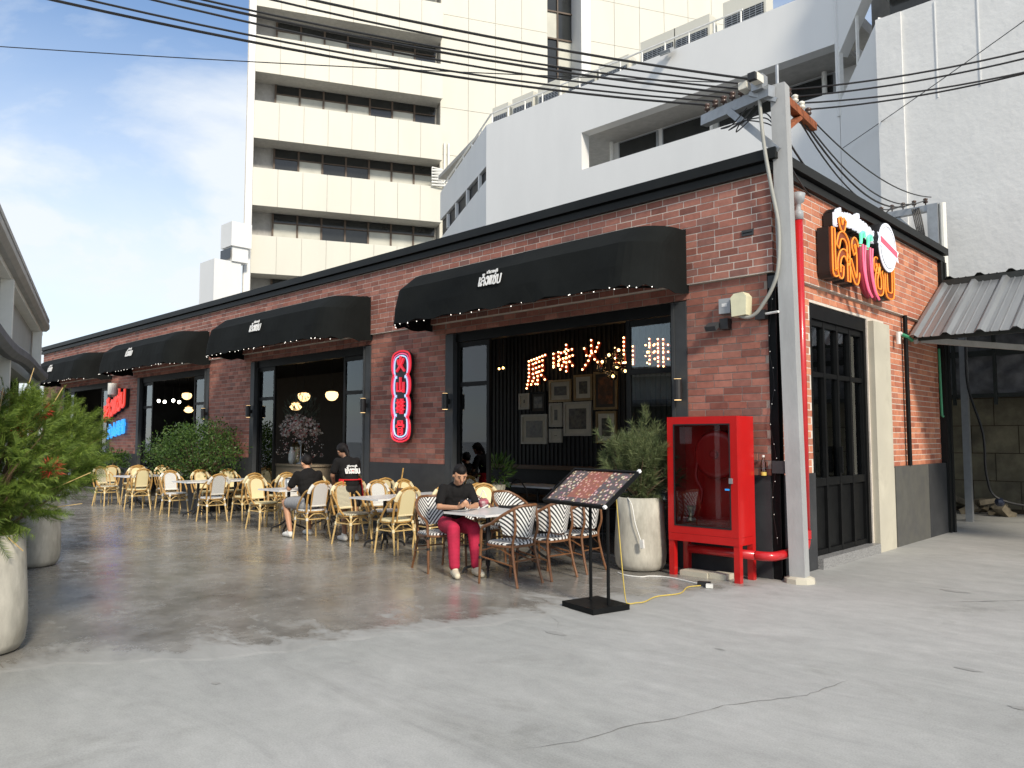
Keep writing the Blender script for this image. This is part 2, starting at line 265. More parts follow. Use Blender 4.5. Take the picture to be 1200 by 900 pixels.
def menu_mat():
    m = bpy.data.materials.new('menu_print'); m.use_nodes = True; M['menu_print'] = m; nt = m.node_tree; n = nt.nodes; l = nt.links; b = n['Principled BSDF']; b.inputs['Roughness'].default_value = .35
    tc = n.new('ShaderNodeTexCoord'); v = n.new('ShaderNodeTexVoronoi'); v.inputs['Scale'].default_value = 24; v.inputs['Randomness'].default_value = .8; l.new(tc.outputs['Object'], v.inputs['Vector'])
    r = n.new('ShaderNodeValToRGB'); e = r.color_ramp.elements
    for i, (p, c) in enumerate([(0, (.55, .22, .10)), (.22, (.75, .72, .66)), (.36, (.35, .05, .03)), (.46, (.12, .09, .09)), (1, (.07, .068, .08))]):
        if i > 1: e.new(p)
        e[i].position = p; e[i].color = (*c, 1)
    l.new(v.outputs['Distance'], r.inputs[0]); hs = n.new('ShaderNodeHueSaturation'); l.new(r.outputs[0], hs.inputs['Color'])
    s = n.new('ShaderNodeSeparateXYZ'); l.new(v.outputs['Color'], s.inputs[0]); mr = n.new('ShaderNodeMapRange'); mr.inputs[3].default_value = .44; mr.inputs[4].default_value = .60; l.new(s.outputs[0], mr.inputs[0]); l.new(mr.outputs[0], hs.inputs['Hue'])
    # warm middle field
    so = n.new('ShaderNodeSeparateXYZ'); l.new(tc.outputs['Object'], so.inputs[0])
    def band(o, lo, hi):
        a_ = n.new('ShaderNodeMath'); a_.operation = 'GREATER_THAN'; a_.inputs[1].default_value = lo; l.new(o, a_.inputs[0]); b_ = n.new('ShaderNodeMath'); b_.operation = 'LESS_THAN'; b_.inputs[1].default_value = hi; l.new(o, b_.inputs[0])
        c_ = n.new('ShaderNodeMath'); c_.operation = 'MULTIPLY'; l.new(a_.outputs[0], c_.inputs[0]); l.new(b_.outputs[0], c_.inputs[1]); return c_.outputs[0]
    q = n.new('ShaderNodeMath'); q.operation = 'MULTIPLY'; l.new(band(so.outputs[0], -.20, .14), q.inputs[0]); l.new(band(so.outputs[1], -.16, .24), q.inputs[1])
    q2 = n.new('ShaderNodeMath'); q2.operation = 'MULTIPLY'; q2.inputs[1].default_value = .45; l.new(q.outputs[0], q2.inputs[0])
    mi = n.new('ShaderNodeMixRGB'); mi.inputs[2].default_value = (.52, .12, .05, 1); l.new(q2.outputs[0], mi.inputs[0]); l.new(hs.outputs[0], mi.inputs[1]); l.new(mi.outputs[0], b.inputs['Base Color'])
menu_mat()

# ---------------------------------------------------------------- mesh helpers
class MB:
    def __init__(s): s.v = []; s.f = []; s.a = []; s.uv = {}; s.rnd = None
    def add(s, vs, fs, rnd=None):
        o = len(s.v); s.v += [tuple(p) for p in vs]; s.f += [tuple(i + o for i in f) for f in fs]; s.a += [rnd if rnd is not None else 0.0] * len(fs); return o
    def box(s, x0, x1, y0, y1, z0, z1, rnd=None):
        if x0 > x1: x0, x1 = x1, x0
        if y0 > y1: y0, y1 = y1, y0
        if z0 > z1: z0, z1 = z1, z0
        s.add([(x0, y0, z0), (x1, y0, z0), (x1, y1, z0), (x0, y1, z0), (x0, y0, z1), (x1, y0, z1), (x1, y1, z1), (x0, y1, z1)],
              [(0, 3, 2, 1), (4, 5, 6, 7), (0, 1, 5, 4), (1, 2, 6, 5), (2, 3, 7, 6), (3, 0, 4, 7)], rnd); return s
    def obox(s, c, u, v, w_, hu, hv, hw):
        c = V(c); u = V(u).normalized(); v = V(v).normalized(); w_ = V(w_).normalized(); P = []
        for k in (-1, 1):
            for (a, b) in ((-1, -1), (1, -1), (1, 1), (-1, 1)): P.append(c + u * a * hu + v * b * hv + w_ * k * hw)
        s.add(P, [(0, 3, 2, 1), (4, 5, 6, 7), (0, 1, 5, 4), (1, 2, 6, 5), (2, 3, 7, 6), (3, 0, 4, 7)]); return s
    def bar(s, a, b, w1, w2=None, up=(0, 0, 1)):
        a = V(a); b = V(b); d = (b - a); L = d.length; d.normalize(); u = d.cross(V(up))
        if u.length < 1e-4: u = d.cross(V((1, 0, 0)))
        u.normalize(); v = u.cross(d); return s.obox((a + b) / 2, u, v, d, w1 / 2, (w2 or w1) / 2, L / 2)
    def tube(s, path, r, n=8, cap=True, closed=False, flat=None):
        P = [V(p) for p in path]; m = len(P); rr = r if isinstance(r, (list, tuple)) else [r] * m
        T = []
        for i in range(m):
            a = P[(i - 1) % m] if (closed or i > 0) else P[i]; b = P[(i + 1) % m] if (closed or i < m - 1) else P[i]
            t = b - a; T.append(t.normalized() if t.length > 1e-9 else V((0, 0, 1)))
        if flat: nrm = V(flat)
        else:
            nrm = T[0].cross(V((0, 0, 1)))
            if nrm.length < 1e-3: nrm = T[0].cross(V((1, 0, 0)))
        nrm = (nrm - T[0] * nrm.dot(T[0])).normalized(); vs_ = []
        for i in range(m):
            nrm = nrm - T[i] * nrm.dot(T[i]); nrm = nrm.normalized() if nrm.length > 1e-6 else V((1, 0, 0)); bn = T[i].cross(nrm)
            for k in range(n): an = 2 * pi * (k + .5) / n; vs_.append(P[i] + (nrm * cos(an) + bn * sin(an)) * rr[i])
        fs = []
        for i in range(m if closed else m - 1):
            j = (i + 1) % m
            for k in range(n): fs.append((i * n + k, i * n + (k + 1) % n, j * n + (k + 1) % n, j * n + k))
        if cap and not closed: fs.append(tuple(range(n - 1, -1, -1))); fs.append(tuple(range((m - 1) * n, m * n)))
        s.add(vs_, fs); return s
    def cyl(s, a, b, r, n=12, r2=None): return s.tube([a, b], [r, r2 if r2 is not None else r], n)
    def lathe(s, prof, n=24, c=(0, 0, 0), sx=1, sy=1):
        vs_ = []; fs = []; m = len(prof)
        for (r, z) in prof:
            for k in range(n): a = 2 * pi * k / n; vs_.append((c[0] + r * cos(a) * sx, c[1] + r * sin(a) * sy, c[2] + z))
        for i in range(m - 1):
            for k in range(n): fs.append((i * n + k, i * n + (k + 1) % n, (i + 1) * n + (k + 1) % n, (i + 1) * n + k))
        fs.append(tuple(range(n - 1, -1, -1))); fs.append(tuple(range((m - 1) * n, m * n))); s.add(vs_, fs); return s
    def ball(s, c, r, nu=10, nv=6, sc_=(1, 1, 1)):
        vs_ = [(c[0], c[1], c[2] - r * sc_[2])]; fs = []
        for i in range(1, nv):
            t = -pi / 2 + pi * i / nv
            for k in range(nu): a = 2 * pi * k / nu; vs_.append((c[0] + r * cos(t) * cos(a) * sc_[0], c[1] + r * cos(t) * sin(a) * sc_[1], c[2] + r * sin(t) * sc_[2]))
        vs_.append((c[0], c[1], c[2] + r * sc_[2])); top = len(vs_) - 1
        for k in range(nu): fs.append((0, 1 + (k + 1) % nu, 1 + k)); fs.append((top, 1 + (nv - 2) * nu + k, 1 + (nv - 2) * nu + (k + 1) % nu))
        for i in range(nv - 2):
            for k in range(nu): a = 1 + i * nu; fs.append((a + k, a + (k + 1) % nu, a + nu + (k + 1) % nu, a + nu + k))
        s.add(vs_, fs); return s
    def prism(s, poly, o, ux, uy, depth):
        """polygon (2D list) on plane o + x*ux + y*uy, extruded along ux x uy by depth"""
        o = V(o); ux = V(ux); uy = V(uy); nn = ux.cross(uy).normalized() * depth; n = len(poly)
        a = [o + ux * p[0] + uy * p[1] for p in poly]; b = [p + nn for p in a]
        s.add(a + b, [tuple(range(n - 1, -1, -1)), tuple(range(n, 2 * n))] + [(i, (i + 1) % n, n + (i + 1) % n, n + i) for i in range(n)]); return s
    def grid(s, fn, nu, nv, uvfn=None):
        o = len(s.v); vs_ = []
        for j in range(nv + 1):
            for i in range(nu + 1):
                p = fn(i / nu, j / nv); vs_.append(p)
                if uvfn: s.uv[o + len(vs_) - 1] = uvfn(i / nu, j / nv)
        s.add(vs_, [(j * (nu + 1) + i, j * (nu + 1) + i + 1, (j + 1) * (nu + 1) + i + 1, (j + 1) * (nu + 1) + i) for j in range(nv) for i in range(nu)]); return s
    def mesh(s, name, mt, smooth=False, rnd=False):
        me = bpy.data.meshes.new(name); me.from_pydata(s.v, [], s.f); me.materials.append(M[mt])
        if smooth: me.polygons.foreach_set('use_smooth', [True] * len(me.polygons))
        if rnd: at = me.attributes.new('rnd', 'FLOAT', 'FACE'); at.data.foreach_set('value', s.a)
        if s.uv:
            at = me.attributes.new('uvw', 'FLOAT_VECTOR', 'POINT')
            buf = []
            for i in range(len(s.v)): q = s.uv.get(i, (0, 0)); buf += [q[0], q[1], 0.0]
            at.data.foreach_set('vector', buf)
        me.update(); return me
    def build(s, name, mt, parent=None, smooth=False, w=False, rnd=False, loc=None, kind=None):
        if w and parent: off = parent.location; s.v = [(p[0] - off[0], p[1] - off[1], p[2] - off[2]) for p in s.v]
        o = bpy.data.objects.new(name, s.mesh(name, mt, smooth, rnd)); COL.objects.link(o)
        if parent: o.parent = parent
        if loc is not None: o.location = loc
        if kind: o['kind'] = kind
        return o

def tag(o, label, cat, group=None):
    o['label'] = label; o['category'] = cat
    if group: o['group'] = group
    return o
def thing(name, label, cat, loc=(0, 0, 0), rz=0, group=None):
    o = bpy.data.objects.new(name, None); COL.objects.link(o); o.location = loc; o.rotation_euler = (0, 0, rz); o.empty_display_size = .1
    return tag(o, label, cat, group)
def copy_tree(o, parent=None, loc=None, rz=None, label=None, group=None):
    c = o.copy(); COL.objects.link(c); c.parent = parent
    if loc is not None: c.location = loc
    if rz is not None: c.rotation_euler = (0, 0, rz)
    if label: c['label'] = label
    if group: c['group'] = group
    for ch in o.children: copy_tree(ch, c)
    return c
def part_copy(o, parent, loc=None):
    c = o.copy(); COL.objects.link(c); c.parent = parent
    if loc is not None: c.location = loc
    return c
def struct(o): o['kind'] = 'structure'; return o
def bez(pts, n=6):
    """Catmull-Rom through points"""
    P = [V(p) for p in pts]; out = []
    for i in range(len(P) - 1):
        p0 = P[i - 1] if i > 0 else P[i] * 2 - P[i + 1]; p1 = P[i]; p2 = P[i + 1]; p3 = P[i + 2] if i + 2 < len(P) else P[i + 1] * 2 - P[i]
        for k in range(n):
            t = k / n; out.append(.5 * ((2 * p1) + (p2 - p0) * t + (2 * p0 - 5 * p1 + 4 * p2 - p3) * t * t + (3 * p1 - p0 - 3 * p2 + p3) * t ** 3))
    out.append(P[-1]); return out
def mir(pts): return [(p[0], -p[1], p[2]) for p in pts]

# ---------------------------------------------------------------- lettering strokes (unit boxes)
ST = {
 'sara_e': (.42, [[(.18, 1), (.18, .16), (.24, .03), (.38, .06)]]),
 'lo': (.9, [[(.08, .72), (.22, .92), (.5, .98), (.76, .85), (.8, .6), (.8, 0)], [(.8, .42), (.55, .58), (.25, .5), (.1, .28), (.14, .06), (.28, .04), (.32, .2)]]),
 'mai_tho': (0, [[(-.62, 1.32), (-.55, 1.18), (-.42, 1.16), (-.30, 1.32)]]),
 'ngo': (.78, [[(.36, .72), (.26, .86), (.4, .98), (.56, .9), (.62, .6), (.6, .2), (.48, .02), (.32, .08), (.06, .42)]]),
 'so': (.85, [[(.30, .66), (.14, .70), (.12, .90), (.28, .94), (.36, .78), (.2, .4), (.22, .1), (.36, 0), (.62, .06), (.66, .4), (.58, .66), (.76, .96)]]),
 'mai_ek': (0, [[(-.42, 1.34), (-.42, 1.1)]]),
 'bo': (.85, [[(.12, .95), (.14, .2), (.24, .02), (.56, .02), (.68, .18), (.70, 1)]]),
 'ae': (.66, [[(.14, 1), (.14, .16), (.22, .04), (.3, .08)], [(.44, 1), (.44, .16), (.52, .04), (.6, .08)]]),
 'yo': (.8, [[(.28, .78), (.16, .95), (.1, .78), (.24, .5), (.12, .25), (.25, .02), (.55, .02), (.66, .2), (.66, 1)]]),
 'wo': (.7, [[(.1, .78), (.3, .98), (.54, .85), (.56, .3), (.42, .03), (.34, .15)]]),
 'to': (.9, [[(.3, .35), (.2, .1), (.1, .4), (.16, .85), (.34, .98), (.45, .84), (.58, .98), (.74, .8), (.74, 0)]]),
 'ii': (0, [[(-.75, 1.12), (-.5, 1.28), (-.22, 1.12), (-.22, 1.35)]]),
 'ho': (.9, [[(.12, .95), (.12, 0), (.4, .55), (.62, .95), (.7, .75), (.62, .55), (.72, .3), (.72, 0)]]),
 'o': (.8, [[(.3, .5), (.18, .62), (.1, .4), (.14, .1), (.3, .0), (.58, .08), (.66, .5), (.58, .9), (.34, .98), (.12, .84)]]),
 'huo': (1, [[(.5, 1), (.5, .6), (.36, .27), (.06, 0)], [(.52, .52), (.66, .26), (.96, 0)], [(.16, .76), (.26, .48)], [(.86, .82), (.70, .54)]]),
 'shan': (1, [[(.5, 1), (.5, .08)], [(.1, .65), (.1, .08), (.9, .08)], [(.9, .65), (.9, .0)]]),
 'pai': (1, [[(.2, 1), (.2, .06), (.1, .1)], [(.04, .76), (.38, .76)], [(.04, .36), (.38, .5)], [(.56, 1), (.56, 0)], [(.78, 1), (.78, 0)], [(.42, .8), (.56, .8)], [(.42, .54), (.56, .54)], [(.42, .26), (.56, .3)], [(.78, .8), (.98, .8)], [(.78, .54), (.98, .54)], [(.78, .28), (.98, .28)]]),
 'gu': (1, [[(.28, .7), (.28, .98), (.75, .98), (.75, .7)], [(.28, .84), (.5, .84), (.5, .7)], [(.1, .55), (.1, .69), (.92, .69), (.9, .55)], [(.3, 0), (.3, .52), (.75, .52), (.75, .05), (.64, .02)], [(.3, .36), (.75, .36)], [(.3, .2), (.75, .2)]]),
 'yuan': (1, [[(.95, .95), (.15, .95), (.15, .4), (.04, .02)], [(.56, .92), (.48, .8)], [(.35, .45), (.35, .8), (.82, .8), (.82, .45)], [(.35, .62), (.82, .62)], [(.35, .45), (.82, .45)], [(.58, .45), (.58, .03), (.48, .06)], [(.4, .3), (.26, .1)], [(.76, .3), (.93, .1)]]),
 'wei': (1, [[(.08, .3), (.08, .82), (.32, .82), (.32, .3)], [(.08, .36), (.32, .36)], [(.44, .76), (.95, .76)], [(.38, .52), (.98, .52)], [(.68, 1), (.68, 0)], [(.66, .5), (.4, .14)], [(.7, .5), (.97, .14)]]),
}
def strokes(word, kern=1.0):
    x = 0; out = []
    for ch in word:
        wd, ss = ST[ch]
        for s in ss: out.append([(x + p[0], p[1]) for p in s])
        x += wd * kern
    return out, x
LENG = ['sara_e', 'lo', 'mai_tho', 'ngo']; SAEB = ['so', 'mai_ek', 'bo']
SMALL = ['sara_e', 'to', 'ii', 'yo', 'wo', 'sara_e', 'ho', 'lo', 'ii', 'yo', 'lo', 'o', 'ngo']
CHAN = {'curvy': 1}
def ribbon(mb, st, o, ux, uy, width, depth, curvy=True):
    """flat raised band along each 2-D stroke on plane o,ux,uy (ux x uy points out of the surface)"""
    o = V(o); ux = V(ux); uy = V(uy); nn = ux.cross(uy).normalized()
    for s in st:
        pts = [V((p[0], p[1], 0)) for p in s]
        if curvy and len(pts) > 2: pts = bez(pts, 4)
        P = [o + ux * p.x + uy * p.y for p in pts]; vs_ = []
        for i, p in enumerate(P):
            t = (P[min(i + 1, len(P) - 1)] - P[max(i - 1, 0)]).normalized(); b = t.cross(nn) * width / 2
            e = t * (width * .35) * (-1 if i == 0 else 1 if i == len(P) - 1 else 0); q = p + e
            vs_ += [q - b, q + b, q + b + nn * depth, q - b + nn * depth]
        fs = [(0, 1, 2, 3)]; k = len(P)
        for i in range(k - 1):
            a = i * 4
            for j in range(4): fs.append((a + j, a + 4 + j, a + 4 + (j + 1) % 4, a + (j + 1) % 4))
        fs.append(((k - 1) * 4 + 3, (k - 1) * 4 + 2, (k - 1) * 4 + 1, (k - 1) * 4)); mb.add(vs_, fs)
    return mb
def outline(mb, st, o, ux, uy, width, r):
    """neon tube round the outline of each stroke"""
    o = V(o); ux = V(ux); uy = V(uy); nn = ux.cross(uy).normalized()
    for s in st:
        pts = [V((p[0], p[1], 0)) for p in s]
        if len(pts) > 2: pts = bez(pts, 4)
        P = [o + ux * p.x + uy * p.y for p in pts]; L = []; Rr = []
        for i, p in enumerate(P):
            t = (P[min(i + 1, len(P) - 1)] - P[max(i - 1, 0)]).normalized(); b = t.cross(nn) * width / 2
            e = t * (width * .35) * (-1 if i == 0 else 1 if i == len(P) - 1 else 0)
            L.append(p + e + b); Rr.append(p + e - b)
        mb.tube(L + Rr[::-1], r, 6, closed=True)
    return mb

# ================================================================ SETTING: ground
mb = MB(); mb.add([(-300, -300, 0), (300, -300, 0), (300, 300, 0), (-300, 300, 0)], [(0, 1, 2, 3)])
driveway = struct(mb.build('driveway', 'driveway'))
edge = [(.10, .6), (.08, .0), (.12, -.5), (-.30, -1.3), (-.5, -2.02), (-.66, -2.7), (-.80, -3.32), (-.95, -4.0), (-1.12, -4.66), (-1.4, -5.4), (-1.68, -6.12), (-2.25, -7.03), (-3.3, -9), (-5, -12), (-8, -17)]
rows = []
for i in range(len(edge) - 1):
    a, b = edge[i], edge[i + 1]; k = max(2, int(math.dist(a, b) / .12))
    for j in range(k):
        t = j / k; x = a[0] + (b[0] - a[0]) * t; y = a[1] + (b[1] - a[1]) * t
        rows.append((x + .10 * sin(y * 3.1) + .05 * sin(y * 11.7 + 1) + random.uniform(-.025, .025), y))
vs_, fs_, at_ = [], [], []
for (x, y) in rows:
    for dx_, e_ in ((0, 1.6), (-.10, .80), (-.5, .30), (-1.8, .0), (-60, 0)): vs_.append((x + dx_ if dx_ > -50 else -70, y, .004 if dx_ < 0 else -.003)); at_.append(e_)
for i in range(len(rows) - 1):
    for j in range(4): fs_.append((i * 5 + j, i * 5 + j + 1, i * 5 + 6 + j, i * 5 + 5 + j))
mb = MB(); mb.add(vs_, fs_); patio = struct(mb.build('patio', 'patio')); a_ = patio.data.attributes.new('edge', 'FLOAT', 'POINT'); a_.data.foreach_set('value', at_)
def crack(pts, wd):
    P = []
    for i in range(len(pts) - 1):
        a, b = V((*pts[i], 0)), V((*pts[i + 1], 0)); k = max(2, int((b - a).length / .06))
        for j in range(k): P.append(a.lerp(b, j / k) + V((random.uniform(-.008, .008), random.uniform(-.008, .008), 0)))
    mb = MB(); vs_ = []; k = len(P)
    for i, p in enumerate(P):
        t = (P[min(i + 1, k - 1)] - P[max(i - 1, 0)]).normalized(); nrm = V((-t.y, t.x, 0)); ww = wd * random.uniform(.3, 1.2) * min(1, i / 4 + .1, (k - 1 - i) / 4 + .1)
        vs_ += [p - nrm * ww / 2 + V((0, 0, .003)), p + nrm * ww / 2 + V((0, 0, .003))]
    mb.add(vs_, [(2 * i, 2 * i + 2, 2 * i + 3, 2 * i + 1) for i in range(k - 1)]); mb.build('crack', 'crack', driveway)
crack([(1.17, -5.53), (1.33, -5.22), (1.39, -4.85), (1.53, -4.5), (1.61, -4.16), (1.88, -3.64), (1.96, -3.08)], .007)
crack([(1.63, -.01), (1.92, .33), (2.21, .67), (2.5, 1.1)], .012)
crack([(-.72, -3.1), (-.5, -3.25), (-.28, -3.5)], .006)
for (x, y, rx, ry) in ((-.25, -3.55, .13, .05), (.95, -3.05, .05, .02), (2.46, -2.32, .09, .035), (1.58, .72, .16, .06), (-1.0, -6.1, .04, .03), (2.89, -2.98, .06, .03)):
    mb = MB(); q = [(x + rx * cos(t * pi / 9) * random.uniform(.6, 1.1), y + ry * sin(t * pi / 9) * random.uniform(.6, 1.1), .003) for t in range(18)]; mb.add(q, [tuple(range(18))]); mb.build('spall', 'slab_edge', driveway)

# ================================================================ RESTAURANT BUILDING
bld = thing('restaurant_building', 'long single storey red brick restaurant with black cornice and charcoal plinth', 'building', (0, 0, 0))
BAYS = [(-5.80 - 6.75 * i, -1.18 - 6.75 * i) for i in range(4)]
XL = -28.4; ZS, ZT, ZP, ZO = 3.54, 4.715, 1.18, 3.36
mb = MB(); mb.box(XL, -.004, .004, .25, ZS, ZT + .2); mb.build('upper_wall', 'mortar_light', bld)
mb = MB(); mb.box(-.25, -.004, .252, 6.36, ZS, ZT + .2); mb.build('upper_wall', 'mortar_light', bld)
piers = [(BAYS[0][1], -.10)] + [(BAYS[i + 1][1], BAYS[i][0]) for i in range(3)] + [(XL, BAYS[3][0])]
for (a, b) in piers:
    mb = MB(); mb.box(a, b, .055, .30, ZP, ZS - .002); mb.build('pier', 'mortar_dark', bld)
    mb = MB(); mb.box(a + .004, b - .004, .035, .298, 0, ZP - .002); mb.build('plinth', 'charcoal', bld)
for (a, b) in BAYS:
    mb = MB(); mb.box(a + .002, b - .002, .056, .30, ZO, ZS - .004); mb.build('lintel', 'mortar_dark', bld)
# side wall B
mb = MB()
for (y0, y1, z0, z1) in ((.20, 1.10, 0, ZS - .002), (3.06, 6.36, 0, ZS - .002), (1.102, 3.058, 3.33, ZS - .003)): mb.box(-.30, -.0545, y0, y1, z0, z1)
mb.build('side_wall', 'mortar_light', bld)
mb = MB(); mb.box(-.2, -.028, .21, 1.098, 0, ZP); mb.build('plinth', 'charcoal', bld)
mb = MB(); mb.box(-.2, .012, 3.86, 6.52, 0, ZP + .01); pl = mb.build('plinth', 'charcoal_patch', bld)
mb = MB(); mb.box(-.02, .016, 5.42, 6.518, .004, ZP + .006); mb.build('painted_strip', 'charcoal', bld)
mb = MB(); mb.box(-.25, .03, 3.09, 3.74, 0, 3.30); mb.build('door_jamb', 'concrete_raw', bld)
mb = MB(); mb.box(-.24, -.004, 3.742, 3.858, 0, ZP - .01); mb.build('door_jamb_edge', 'concrete_raw', bld)
mb = MB(); mb.box(-.4, .04, 1.10, 3.07, .0, .13); mb.build('door_sill', 'granite', bld)
# steel column in the notched corner, end trim
mb = MB(); mb.box(-.098, -.004, .055, .075, 0, ZS - .01); mb.box(-.06, -.04, .075, .16, 0, ZS - .01); mb.box(-.098, -.004, .16, .18, 0, ZS - .01); mb.build('corner_column', 'black_steel', bld)
mb = MB(); mb.box(-.3, .06, 6.38, 6.50, 0, ZT - .01); mb.box(-.3, .085, 6.502, 6.60, 0, ZT - .012); mb.build('end_trim', 'cornice', bld)
mb = MB(); mb.cyl((.012, 4.52, ZP + .01), (.012, 4.52, ZS), .035, 10); mb.build('downpipe', 'black_steel', bld)
# cornice (fascia, groove, lower moulding)
mb = MB(); mb.box(XL - .1, .12, -.12, .05, 4.835, 4.955); mb.box(XL - .1, .12, -.118, -.098, 4.955, 4.963); mb.build('cornice_fascia', 'cornice', bld)
mb = MB(); mb.box(-.05, .12, .052, 6.62, 4.835, 4.953); mb.build('cornice_fascia', 'cornice', bld)
mb = MB(); mb.box(XL - .1, .065, -.065, .05, ZT, 4.812); mb.box(XL - .1, .03, -.03, .05, 4.812, 4.835); mb.build('cornice_moulding', 'cornice', bld)
mb = MB(); mb.box(-.05, .065, .052, 6.60, ZT, 4.810); mb.box(-.05, .03, .052, 6.58, 4.810, 4.835); mb.build('cornice_moulding', 'cornice', bld)
mb = MB(); mb.box(XL, -.05, .05, 6.55, 4.60, 4.82); mb.build('roof', 'cornice', bld)
mb = MB(); mb.box(XL, -.3, 6.40, 6.6, 0, 4.6); mb.box(XL, XL + .2, .3, 6.4, 0, 4.6); mb.build('rear_wall', 'charcoal', bld)

# bricks: real pieces; the 300 that show largest are single objects, the rest one joined part
CH, BL, JT = .0866, .247, .0125
bricks = []
def lay(plane, u0, u1, z0, z1, face, mt, holes=()):
    nrow = int(round((z1 - z0) / CH)); ch = (z1 - z0) / nrow
    for r in range(nrow):
        za = z0 + r * ch; zb = za + ch - JT; u = u0 - (BL * .5 if r % 2 else 0) - random.choice((0, 0, .06, .12))
        while u < u1:
            a, b = max(u, u0), min(u + BL - JT, u1); u += BL
            if b - a < .03: continue
            zm = (za + zb) / 2; segs = [(a, b)]
            for (h0, h1, hz0, hz1) in holes:
                if hz0 < zm < hz1:
                    ns = []
                    for (p, q) in segs:
                        if q <= h0 or p >= h1: ns.append((p, q))
                        else:
                            if p < h0 - .03: ns.append((p, h0))
                            if q > h1 + .03: ns.append((h1, q))
                    segs = ns
            for (p, q) in segs: bricks.append((plane, p, q, za, zb, face + random.uniform(-.0025, .0015), mt))
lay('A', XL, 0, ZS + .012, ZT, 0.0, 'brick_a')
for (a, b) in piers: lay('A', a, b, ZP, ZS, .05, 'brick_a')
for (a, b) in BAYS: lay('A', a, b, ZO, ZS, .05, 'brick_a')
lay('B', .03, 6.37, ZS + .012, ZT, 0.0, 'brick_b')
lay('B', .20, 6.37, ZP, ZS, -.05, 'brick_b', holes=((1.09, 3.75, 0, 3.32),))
def show(bk):
    pl, u0, u1, z0, z1, fc, mt = bk; c = V(((u0 + u1) / 2, fc, (z0 + z1) / 2)) if pl == 'A' else V((fc, (u0 + u1) / 2, (z0 + z1) / 2))
    d = c - CAM; nn = abs(d.y if pl == 'A' else d.x) / d.length; return (u1 - u0) * (z1 - z0) * nn / d.length_squared
hidden = lambda bk: bk[0] == 'A' and ((bk[2] > -1.15 and bk[3] < 1.9) )
order = sorted(range(len(bricks)), key=lambda i: -show(bricks[i]) * (0.2 if hidden(bricks[i]) else 1))
unit = {}
for mt in ('brick_a', 'brick_b'):
    m_ = MB(); m_.box(-.5, .5, -.5, .5, -.5, .5); unit[mt] = m_.mesh('brick', mt)
rest = {'brick_a': MB(), 'brick_b': MB()}
for k, i in enumerate(order):
    pl, u0, u1, z0, z1, fc, mt = bricks[i]; dp = .045 if (pl == 'A' and u1 > -.02) else .022
    x0, x1, y0, y1 = (u0, u1, fc, fc + dp) if pl == 'A' else (fc - dp, fc, u0, u1)
    if k < 300:
        o = bpy.data.objects.new('brick', unit[mt]); COL.objects.link(o); o.parent = bld
        o.location = ((x0 + x1) / 2, (y0 + y1) / 2, (z0 + z1) / 2); o.scale = (x1 - x0, y1 - y0, z1 - z0)
    else: rest[mt].box(x0, x1, y0, y1, z0, z1, random.random())
for mt, m_ in rest.items(): m_.build('brickwork', mt, bld, rnd=True, kind='stuff')

# interior shell
mb = MB(); mb.box(XL + .2, -.30, .30, 6.4, .0, .03); mb.build('interior_floor', 'floor_tile', bld)
mb = MB(); mb.box(XL + .2, -.30, .30, 6.4, 3.75, 3.8); mb.build('interior_ceiling', 'interior_dark', bld)
mb = MB(); mb.box(-9.5, -.31, 3.25, 3.4, .03, 3.75)
x = -9.45
while x < -3.2: mb.box(x, x + .05, 3.225, 3.25, .03, 3.74); x += .11
mb.build('ribbed_wall', 'interior_dark', bld)
mb = MB(); mb.box(XL + .21, -9.51, 5.6, 5.8, .03, 3.75); mb.build('interior_wall', 'interior_warm', bld)
mb = MB(); mb.box(-9.7, -9.52, 3.3, 5.6, .03, 3.75); mb.build('interior_wall', 'interior_dark', bld)
# opening frames and folding glass doors
for bi, (a, b) in enumerate(BAYS):
    for xx, s_ in ((a, 1), (b, -1)):
        mb = MB(); mb.box(xx, xx + s_ * .17, .028, .10, 0, ZO - .02); mb.box(xx + s_ * .17, xx + s_ * .21, .012, .20, 0, ZO - .022); mb.build('opening_jamb', 'grey_steel_dark', bld)
    mb = MB(); mb.box(a + .212, b - .212, .08, .20, ZO - .16, ZO - .004); mb.build('opening_header', 'black_steel', bld)
    for (lx0, lx1) in ((a + .22, a + .98), (b - .98, b - .22)):
        mb = MB(); y0, y1 = .10, .15
        for (p, q) in ((lx0, lx0 + .06), (lx1 - .06, lx1)): mb.box(p, q, y0, y1, .03, ZO - .165)
        for (p, q) in ((.03, .14), (2.46, 2.53), (ZO - .25, ZO - .167)): mb.box(lx0 + .062, lx1 - .062, y0 + .004, y1 - .004, p, q)
        fr = mb.build('folding_door', 'black_steel', bld)
        for (p, q) in ((.14, 2.46), (2.53, ZO - .25)):
            m2 = MB(); m2.box(lx0 + .06, lx1 - .06, .122, .128, p, q); m2.build('pane', 'glass', fr)
